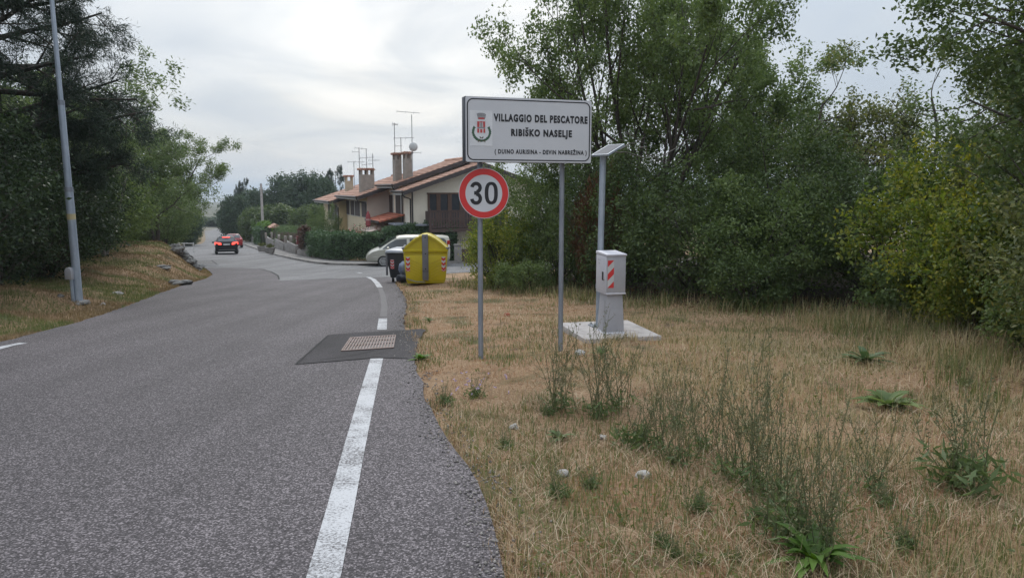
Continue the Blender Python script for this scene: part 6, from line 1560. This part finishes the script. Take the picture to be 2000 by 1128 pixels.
# ------------------------------------------------------------------ grass and weeds of the verges
def field(n, seed, dmin, dmax, pw=1.1):
    """candidate points on the right verge, denser near the viewer"""
    rs = np.random.RandomState(seed); u = rs.rand(n); e_ = 2 - pw
    d = (dmin ** e_ + (dmax ** e_ - dmin ** e_) * u) ** (1 / e_); a = rs.uniform(-.62, .86, n); x = a * d; return x, d, rs
def keep(x, y, clear=.0):
    ok = np.ones(x.shape, bool)
    for p in roads[:2] + [patch]: ok &= sdist(x, y, p) > clear
    c, s_ = math.cos(YAW), math.sin(YAW); lx = (x - gx0) * c + (y - gy0) * s_; ly = -(x - gx0) * s_ + (y - gy0) * c
    ok &= ~((lx > -.03) & (lx < 1.18) & (ly > -.03) & (ly < 1.35))
    return ok
def blades(name, x, y, rs, hmin, hmax, wmin, mat, lean=.6, kind='stuff', z0=-.01, curl=1.0, flat=False):
    n = len(x); z = H(x, y) + z0; h = rs.uniform(hmin, hmax, n) if not hasattr(hmin, '__len__') else hmin * rs.uniform(.6, 1.25, n)
    w_ = wmin * (1 + y / 9.0) * rs.uniform(.6, 1.3, n); az = rs.uniform(0, 6.283, n); la = np.abs(rs.normal(0, lean, n)); la = np.minimum(la, 1.45) if not flat else 1.45 - np.minimum(la, .4)
    dx, dy = np.cos(az), np.sin(az); sx, sy = -dy, dx
    b = np.stack([x, y, z], 1)
    def pt(t, a): r_ = h * t; return b + np.stack([dx * r_ * np.sin(a), dy * r_ * np.sin(a), r_ * np.cos(a)], 1)
    m_ = pt(.55, la * .75); t_ = m_ + np.stack([dx * h * .5 * np.sin(np.minimum(la * (1.0 + .5 * curl), 1.9)), dy * h * .5 * np.sin(np.minimum(la * (1 + .5 * curl), 1.9)), h * .5 * np.cos(np.minimum(la * (1 + .5 * curl), 1.9))], 1)
    s_ = np.stack([sx * w_ / 2, sy * w_ / 2, 0 * w_], 1)
    V_ = np.stack([b - s_, b + s_, m_ + s_ * .8, m_ - s_ * .8, t_], 1).reshape(-1, 3)
    i = np.arange(n)[:, None] * 5; q = np.concatenate([i + np.array([[0, 1, 2, 3]]), i + np.array([[3, 2, 4, 4]])], 0)
    me = bpy.data.meshes.new(name); Q = np.concatenate([i + np.array([[0, 1, 2, 3]])]); T = i + np.array([[3, 2, 4]])
    me.vertices.add(len(V_)); me.vertices.foreach_set('co', V_.astype(np.float32).ravel())
    loops = np.concatenate([Q.ravel(), T.ravel()]).astype(np.int32); me.loops.add(len(loops)); me.loops.foreach_set('vertex_index', loops)
    me.polygons.add(2 * n); me.polygons.foreach_set('loop_start', np.concatenate([np.arange(n) * 4, 4 * n + np.arange(n) * 3]).astype(np.int32))
    me.update(calc_edges=True); me.materials.append(mat); o = bpy.data.objects.new(name, me); COL.objects.link(o); return tag(o, kind=kind)
straw_m = leafmat('straw_blades', [(0.16, 0.095, 0.055), (0.32, 0.21, 0.125), (0.46, 0.335, 0.205), (0.58, 0.47, 0.32)], .25, .35, .7)
pale_m = leafmat('pale_dry_grass', [(0.26, 0.19, 0.10), (0.38, 0.30, 0.17), (0.50, 0.42, 0.26)], .3, .3, .7)
thatch_m = leafmat('matted_straw', [(0.22, 0.15, 0.09), (0.40, 0.30, 0.19), (0.60, 0.50, 0.36)], .2, .2, .8)
rust_m = leafmat('rusty_dry_grass', [(0.18, 0.10, 0.055), (0.33, 0.19, 0.105), (0.46, 0.29, 0.165)], .25, .35, .7)
green_m = leafmat('green_grass_blades', [(0.05, 0.075, 0.02), (0.10, 0.125, 0.04), (0.17, 0.18, 0.07), (0.25, 0.22, 0.10)], .3, .4, .6)
def tdist(x, y): return x - np.interp(y, _ty2, _tx2)
# short mown straw everywhere
x, y, rs = field(420000, 1, 2.0, 26, 1.35); k_ = keep(x, y, -.01) & (tdist(x, y) < 1.5) & (x > -4.5); x, y = x[k_], y[k_]
rus = vn(x, y, .45, 4) + .25 * vn(x, y, 2.0, 5) + .35 * np.exp(-((x + .3) / 2.2) ** 2 - ((y - 10) / 5.0) ** 2); k1 = rus < .62
b_ = (vn(x, y, 1.6, 31) * .6 + vn(x, y, 4.5, 32) * .4 + .12 * (np.hypot(x, y) > 12)) > .36; x, y, k1 = x[b_], y[b_], k1[b_]
blades('dry_grass', x[k1], y[k1], rs, .02, .07, .0026, straw_m, 1.25); blades('rusty_grass', x[~k1], y[~k1], rs, .02, .06, .0026, rust_m, 1.25)
# flattened strands of last year's grass
x, y, rs = field(60000, 21, 2.0, 18, 1.35); k_ = keep(x, y, .06) & (tdist(x, y) < .6) & (x > -3) & (vn(x, y, 1.2, 41) > .5); x, y = x[k_], y[k_]
blades('matted_grass', x, y, rs, .05, .16, .0019, thatch_m, .12, z0=.022, curl=0.0, flat=True)
# green patches
x, y, rs = field(150000, 2, 2.0, 26, 1.35); g_ = vn(x, y, .75, 6) * .7 + vn(x, y, 2.6, 7) * .35; edge = np.minimum(np.abs(sdist(x, y, new_road)), 1.0)
k_ = keep(x, y, .0) & (tdist(x, y) < .8) & (x > -4.5) & ((g_ > np.where((x > 1.2) | (y < 6), .455, .56)) | ((edge < .35) & (g_ > .46))); blades('green_grass', x[k_], y[k_], rs, .03, .12, .0034, green_m, .6)
# taller pale grass away from the mown strip and along the thicket
x, y, rs = field(190000, 3, 2.2, 24, 1.25); td = tdist(x, y); xr = np.interp(y, [p[1] for p in right_edge], [p[0] for p in right_edge])
far_ = np.clip((x - xr - .7) / 2.5, 0, 1) * (y < 13) + np.clip((td + 2.2) / 2.0, 0, 1); pr = np.clip(far_, 0, 1) * np.clip(vn(x, y, 1.3, 9) * 1.9 - .45, 0.02, 1)
k_ = keep(x, y, .12) & (td < .9) & (rs.rand(len(x)) < pr * .55) & (x > -.4); x, y, f_ = x[k_], y[k_], np.clip(far_[k_], 0, 1)
blades('tall_dry_grass', x, y, rs, .10 + .22 * f_ * vn(x, y, .9, 12) + .12 * np.clip(tdist(x, y) + 1.5, 0, 1), None, .0028, pale_m, .8, curl=1.6)
# rough grass right at the thicket foot and leaf litter
x, y, rs = field(60000, 5, 5, 24, 1.2); td = tdist(x, y); k_ = keep(x, y, .2) & (td > -1.1) & (td < 1.6) & (vn(x, y, 1.7, 14) > .38) & (x > -2); blades('rough_grass', x[k_], y[k_], rs, .12, .38, .004, green_m, .45, curl=1.5)
# straw and crumbs creeping over the asphalt edge
rs = np.random.RandomState(51); n = 9000; y = 2.6 + 22 * rs.rand(n) ** 2.0; xe = np.interp(y, [p[1] for p in right_edge], [p[0] for p in right_edge]); x = xe + rs.normal(0.03, .055, n)
k_ = vn(x, y, 2.3, 61) > .42; blades('edge_grass', x[k_], y[k_], rs, .03, .10, .003, straw_m, 1.1, z0=.004)
rs = np.random.RandomState(52); n = 3200; y = 2.4 + 20 * rs.rand(n) ** 2.0; xe = np.interp(y, [p[1] for p in right_edge], [p[0] for p in right_edge]); x = xe + rs.normal(0.02, .09, n); sz = rs.uniform(.003, .013, n); z = np.maximum(H(x, y), np.where(x < xe, prof(y) + .012, -99)) + sz * .4
c8 = np.array([(1, 0, 0), (-1, 0, 0), (0, 1, 0), (0, -1, 0), (0, 0, .8), (0, 0, -.8)], float); f8 = np.array([(0, 2, 4), (2, 1, 4), (1, 3, 4), (3, 0, 4), (2, 0, 5), (1, 2, 5), (3, 1, 5), (0, 3, 5)])
V_ = (np.stack([x, y, z], 1)[:, None, :] + c8[None] * sz[:, None, None] * rs.uniform(.6, 1.3, (n, 6, 1))).reshape(-1, 3); tag(mesh_np('gravel', V_, (np.arange(n)[:, None, None] * 6 + f8[None]).reshape(-1, 3), leafmat('gravel_crumbs', [(0.07, 0.065, 0.065), (0.2, 0.18, 0.165), (0.36, 0.33, 0.30)], 0.0, .1, .9)), kind='stuff')
# grass leaning over the edges of the slab
rs = np.random.RandomState(71); n = 1500; t = rs.rand(n); fr_ = rs.rand(n) < .6; off = np.abs(rs.normal(0, .09, n)) + .012
lx = np.where(fr_, t * 1.2, 1.155 + off); ly = np.where(fr_, -off, t * 1.36); c, s_ = math.cos(YAW), math.sin(YAW); x = gx0 + lx * c - ly * s_; y = gy0 + lx * s_ + ly * c
k_ = (vn(x, y, 3.0, 81) > .3) & ~(fr_ & (t < .2)); blades('slab_edge_grass', x[k_], y[k_], rs, .05, .20, .0026, pale_m, .6, curl=1.4)
# left bank
rs = np.random.RandomState(8); n = 150000; y = 9 + 30 * rs.rand(n) ** 1.5; xl = np.interp(y, _ley, _lex); x = xl - rs.rand(n) ** 1.3 * 5.5
k_ = keep(x, y, .02); x, y = x[k_], y[k_]; k1 = vn(x, y, .8, 15) < .55
blades('bank_dry_grass', x[k1], y[k1], rs, .03, .10, .0032, leafmat('ochre_grass', [(0.12, 0.085, 0.045), (0.20, 0.145, 0.075), (0.30, 0.225, 0.125)], .25, .35, .7), .8); blades('bank_green_grass', x[~k1], y[~k1], rs, .03, .11, .0032, green_m, .7)
# small leafy ground cover and litter under the tall weeds
rs = np.random.RandomState(9); x, y, _ = field(14000, 10, 2.2, 16, 1.3); g_ = vn(x, y, 1.1, 21) * .6 + vn(x, y, 3.1, 22) * .5; k_ = keep(x, y, .1) & (tdist(x, y) < .9) & (g_ > .68) & (x > -.6)
Pn = np.stack([x[k_], y[k_], H(x[k_], y[k_]) + .02 + .06 * rs.rand(k_.sum())], 1); tag(leaves('ground_cover', Pn, rs, .035, .014, LG['olive'], None, .5), kind='stuff')
rs = np.random.RandomState(12); x, y, _ = field(30000, 13, 5, 26, 1.1); td = tdist(x, y); k_ = (td > -.8) & (td < 3) & keep(x, y, .3)
Pn = np.stack([x[k_], y[k_], H(x[k_], y[k_]) + .015], 1); tag(leaves('leaf_litter', Pn, rs, .07, .045, LG['brown'], None, 1.2), kind='stuff')

# tall wiry weeds (chicory): a few shapes, copied
weed_m = leafmat('weed_stems', [(0.07, 0.085, 0.035), (0.14, 0.15, 0.07), (0.22, 0.20, 0.115)], .1, .3, .7)
def weed(key, seed, nst, Hh_, spread_=.25, leafy=1.0):
    rs = np.random.RandomState(seed); o = proto(key); segs, nod, low = [], [], []
    for i in range(nst):
        az = rs.uniform(0, 6.283); a = abs(rs.normal(0, spread_)); d = np.array([math.sin(a) * math.cos(az), math.sin(a) * math.sin(az), math.cos(a)]); p = np.array([rs.normal(0, .05), rs.normal(0, .05), 0.]); Ln = Hh_ * rs.uniform(.6, 1.1); n = 9; pts = [p]
        for j in range(n): d = d + rs.normal(0, .10, 3) + np.array([0, 0, .05]); d /= np.linalg.norm(d); pts.append(pts[-1] + d * Ln / n)
        segs.append((pts, np.linspace(.0036, .0013, n + 1), 2))
        for j in range(2, n):
            if rs.rand() < .85:
                sd = rot_to(pts[j + 1] - pts[j], R(rs.uniform(28, 55)), rs.uniform(0, 6.283)); l2 = Ln * rs.uniform(.10, .34) * (1.2 - j / n); q = [pts[j] + sd * l2 * t + np.array([0, 0, .03 * t * t]) for t in np.linspace(0, 1, 5)]; segs.append((q, np.linspace(.0019, .001, 5), 2))
                for t in range(1, 5): nod.append(q[t])
            nod.append(pts[j])
        for j in range(int(4 * leafy)): low.append(p + np.array([rs.normal(0, .05), rs.normal(0, .05), rs.uniform(.01, .16)]))
    tubes('stems', segs, weed_m, o)
    nod = np.repeat(np.array(nod), 2, 0) + rs.normal(0, .004, (len(nod) * 2, 3)); leaves('buds', nod, rs, .017, .007, weed_m, o, 0)
    low = np.repeat(np.array(low), 2, 0); leaves('leaves', low + rs.normal(0, .02, low.shape), rs, .07, .016, LG['ash'], o, .0)
weed('weed_a', 1, 13, .86, .30); weed('weed_b', 2, 11, .78, .42); weed('weed_c', 3, 16, 1.0, .25); weed('weed_d', 4, 10, .5, .5, 3.0)
def wput(px, py, pk, sc_, lab, grp=None, rz=0.0):
    g_ = G(px, py); put('chicory_weed' if pk != 'weed_d' else 'weed_clump', lab, 'weed', g_[0], g_[1], rz, sc_, group=grp, proto=pk, dz=-.01)
wput(1095, 800, 'weed_a', .98, 'tall wiry weed clump just right of the right sign post foot', None, .3)
wput(1168, 812, 'weed_c', .95, 'tall wiry weed clump in front of the concrete slab', None, 1.2)
wput(1205, 800, 'weed_b', 1.0, 'wiry weed leaning over the slab front edge', None, 2.1)
G1 = 'wiry weeds in the middle of the verge'; L1 = 'thin wiry weed among the loose weed patch in mid verge'
for i, (px, py, pk, s_) in enumerate(((1285, 880, 'weed_b', .8), (1330, 905, 'weed_a', .75), (1375, 880, 'weed_b', .9), (1420, 930, 'weed_a', .8), (1320, 840, 'weed_a', .7), (1240, 870, 'weed_d', .9))): wput(px, py, pk, s_, L1, G1, i * 1.1)
wput(1470, 960, 'weed_c', 1.0, 'tallest dark weed spike clump right of the middle', None, .7)
wput(1510, 985, 'weed_a', .85, 'bushy wiry weed just right of the tallest spike clump', None, 1.9)
wput(1600, 1090, 'weed_c', .80, 'large weed clump with green base leaves at the lower right', None, 2.9)
wput(1540, 1060, 'weed_d', 1.1, 'low leafy weed left of the large lower right clump', None, 4.0)
wput(1700, 965, 'weed_b', .8, 'wiry weed spreading left of the right-edge green clump', None, 5.0)
wput(1880, 960, 'weed_d', 1.4, 'green weed clump near the right photo edge', None, .9)
wput(930, 775, 'weed_d', .55, 'low weed with small mauve flowers by the asphalt edge', None, .2)
wput(870, 790, 'weed_d', .5, 'low green weed next to the asphalt edge left of the mauve-flowered weed', None, 1.7)
wput(1090, 850, 'weed_d', .28, 'small dark rosette weed below the right sign post weed clump', None, 1.7)
G2 = 'small green weed tufts scattered in the straw'; L2 = 'small low green weed tuft scattered in the straw verge'
rq = random.Random(17)
for i in range(26):
    px, py = rq.uniform(960, 1960), rq.uniform(730, 1100)
    g_ = G(px, py)
    if sdist(np.array([g_[0]]), np.array([g_[1]]), new_road)[0] < .25: continue
    wput(px, py, 'weed_d', rq.uniform(.22, .5), L2, G2, rq.uniform(0, 6))
# mauve flowers
fl = [o for o in COL.objects if o.get('label', '').startswith('low weed with small mauve')][0]
rs = np.random.RandomState(3); Pn = np.stack([rs.normal(0, .3, 26), rs.normal(0, .25, 26), rs.uniform(.22, .42, 26)], 1); leaves('flowers', np.repeat(Pn, 4, 0), rs, .035, .022, leafmat('mauve_petals', [(0.36, 0.27, 0.42), (0.5, 0.4, 0.55)], .2), fl)
# broad-leaved plants
def rosette(name, label, px, py, n, ln, wd, mat, seed, up_=.6):
    rs = np.random.RandomState(seed); g_ = G(px, py); th = thing(name, label, 'plant', (g_[0], g_[1], h1(*g_))); Vs, Fs = [], []; b = 0
    for i in range(n):
        az = rs.uniform(0, 6.283); el = rs.uniform(.25, 1.2) * up_ + .15; L_ = ln * rs.uniform(.6, 1.2); w_ = wd * rs.uniform(.7, 1.2); ts = np.linspace(0, 1, 5)
        r_ = L_ * (np.sin(el) * 0 + np.cos(el) * ts + .25 * ts ** 2); z = L_ * (np.sin(el) * ts - .45 * ts ** 2); half = w_ * np.sin(np.clip(ts * .9 + .1, 0, 1) * math.pi) * .5 + .001
        c = np.stack([np.cos(az) * r_, np.sin(az) * r_, z + .01], 1); s_ = np.array([-math.sin(az), math.cos(az), 0]); Vs += [c + s_ * half[:, None] + np.array([0, 0, 1]) * half[:, None] * .4, c - np.array([0, 0, .0]), c - s_ * half[:, None] + np.array([0, 0, 1]) * half[:, None] * .4]
        for k__ in range(4): Fs += [[b + k__, b + k__ + 1, b + 5 + k__ + 1, b + 5 + k__], [b + 5 + k__, b + 5 + k__ + 1, b + 10 + k__ + 1, b + 10 + k__]]
        b += 15
    mesh_np('leaves', np.concatenate(Vs), np.array(Fs), mat, th); return th
rosette('leafy_plant', 'small bright green plant at the corner of the asphalt patch', 820, 704, 34, .17, .045, LG['fresh'], 1, 1.1)
rosette('leafy_plant', 'small pale plant just below the bright green plant', 818, 722, 12, .09, .04, LG['rose'], 2, .5)
rosette('leafy_plant', 'broad-leaved green rosette at the foot of the lower right weed clump', 1590, 1105, 30, .26, .05, LG['fresh'], 3, .9)
rosette('leafy_plant', 'grey-green leafy plant before the tall weed clumps', 1092, 852, 14, .12, .035, LG['ash'], 4, .9)
rosette('leafy_plant', 'mullein-like pale plant at the thicket foot on the right', 1690, 720, 22, .30, .08, LG['rose'], 5, 1.1)
rosette('leafy_plant', 'dark bramble shoot with broad leaves beside the pale mullein', 1735, 800, 26, .30, .10, LG['oak'], 6, 1.0)
rosette('leafy_plant', 'green tuft on the left of the lone right sign post', 1175, 700, 22, .22, .02, LG['ash'], 7, 1.2)
rosette('leafy_plant', 'small dark tuft in the mown grass near the drain patch', 838, 628, 16, .16, .03, LG['ash'], 8, .9)
# the source plants only served for copying
for o in PROTO.values():
    for ch in list(o.children): bpy.data.objects.remove(ch)
    bpy.data.objects.remove(o)

# ------------------------------------------------------------------ air: pale haze down towards the sea
hz = bpy.data.materials.new('haze'); hz.use_nodes = True; hz.node_tree.nodes.remove(hz.node_tree.nodes['Principled BSDF'])
pv = hz.node_tree.nodes.new('ShaderNodeVolumePrincipled'); pv.inputs['Color'].default_value = (0.80, 0.88, 0.96, 1); pv.inputs['Density'].default_value = 0.0004; pv.inputs['Anisotropy'].default_value = 0.2
hz.node_tree.links.new(pv.outputs[0], hz.node_tree.nodes['Material Output'].inputs['Volume'])
m = MB(); m.box((0, 7900, 0), (24000, 18000, 84)); tag(m.build('haze', hz), kind='stuff')
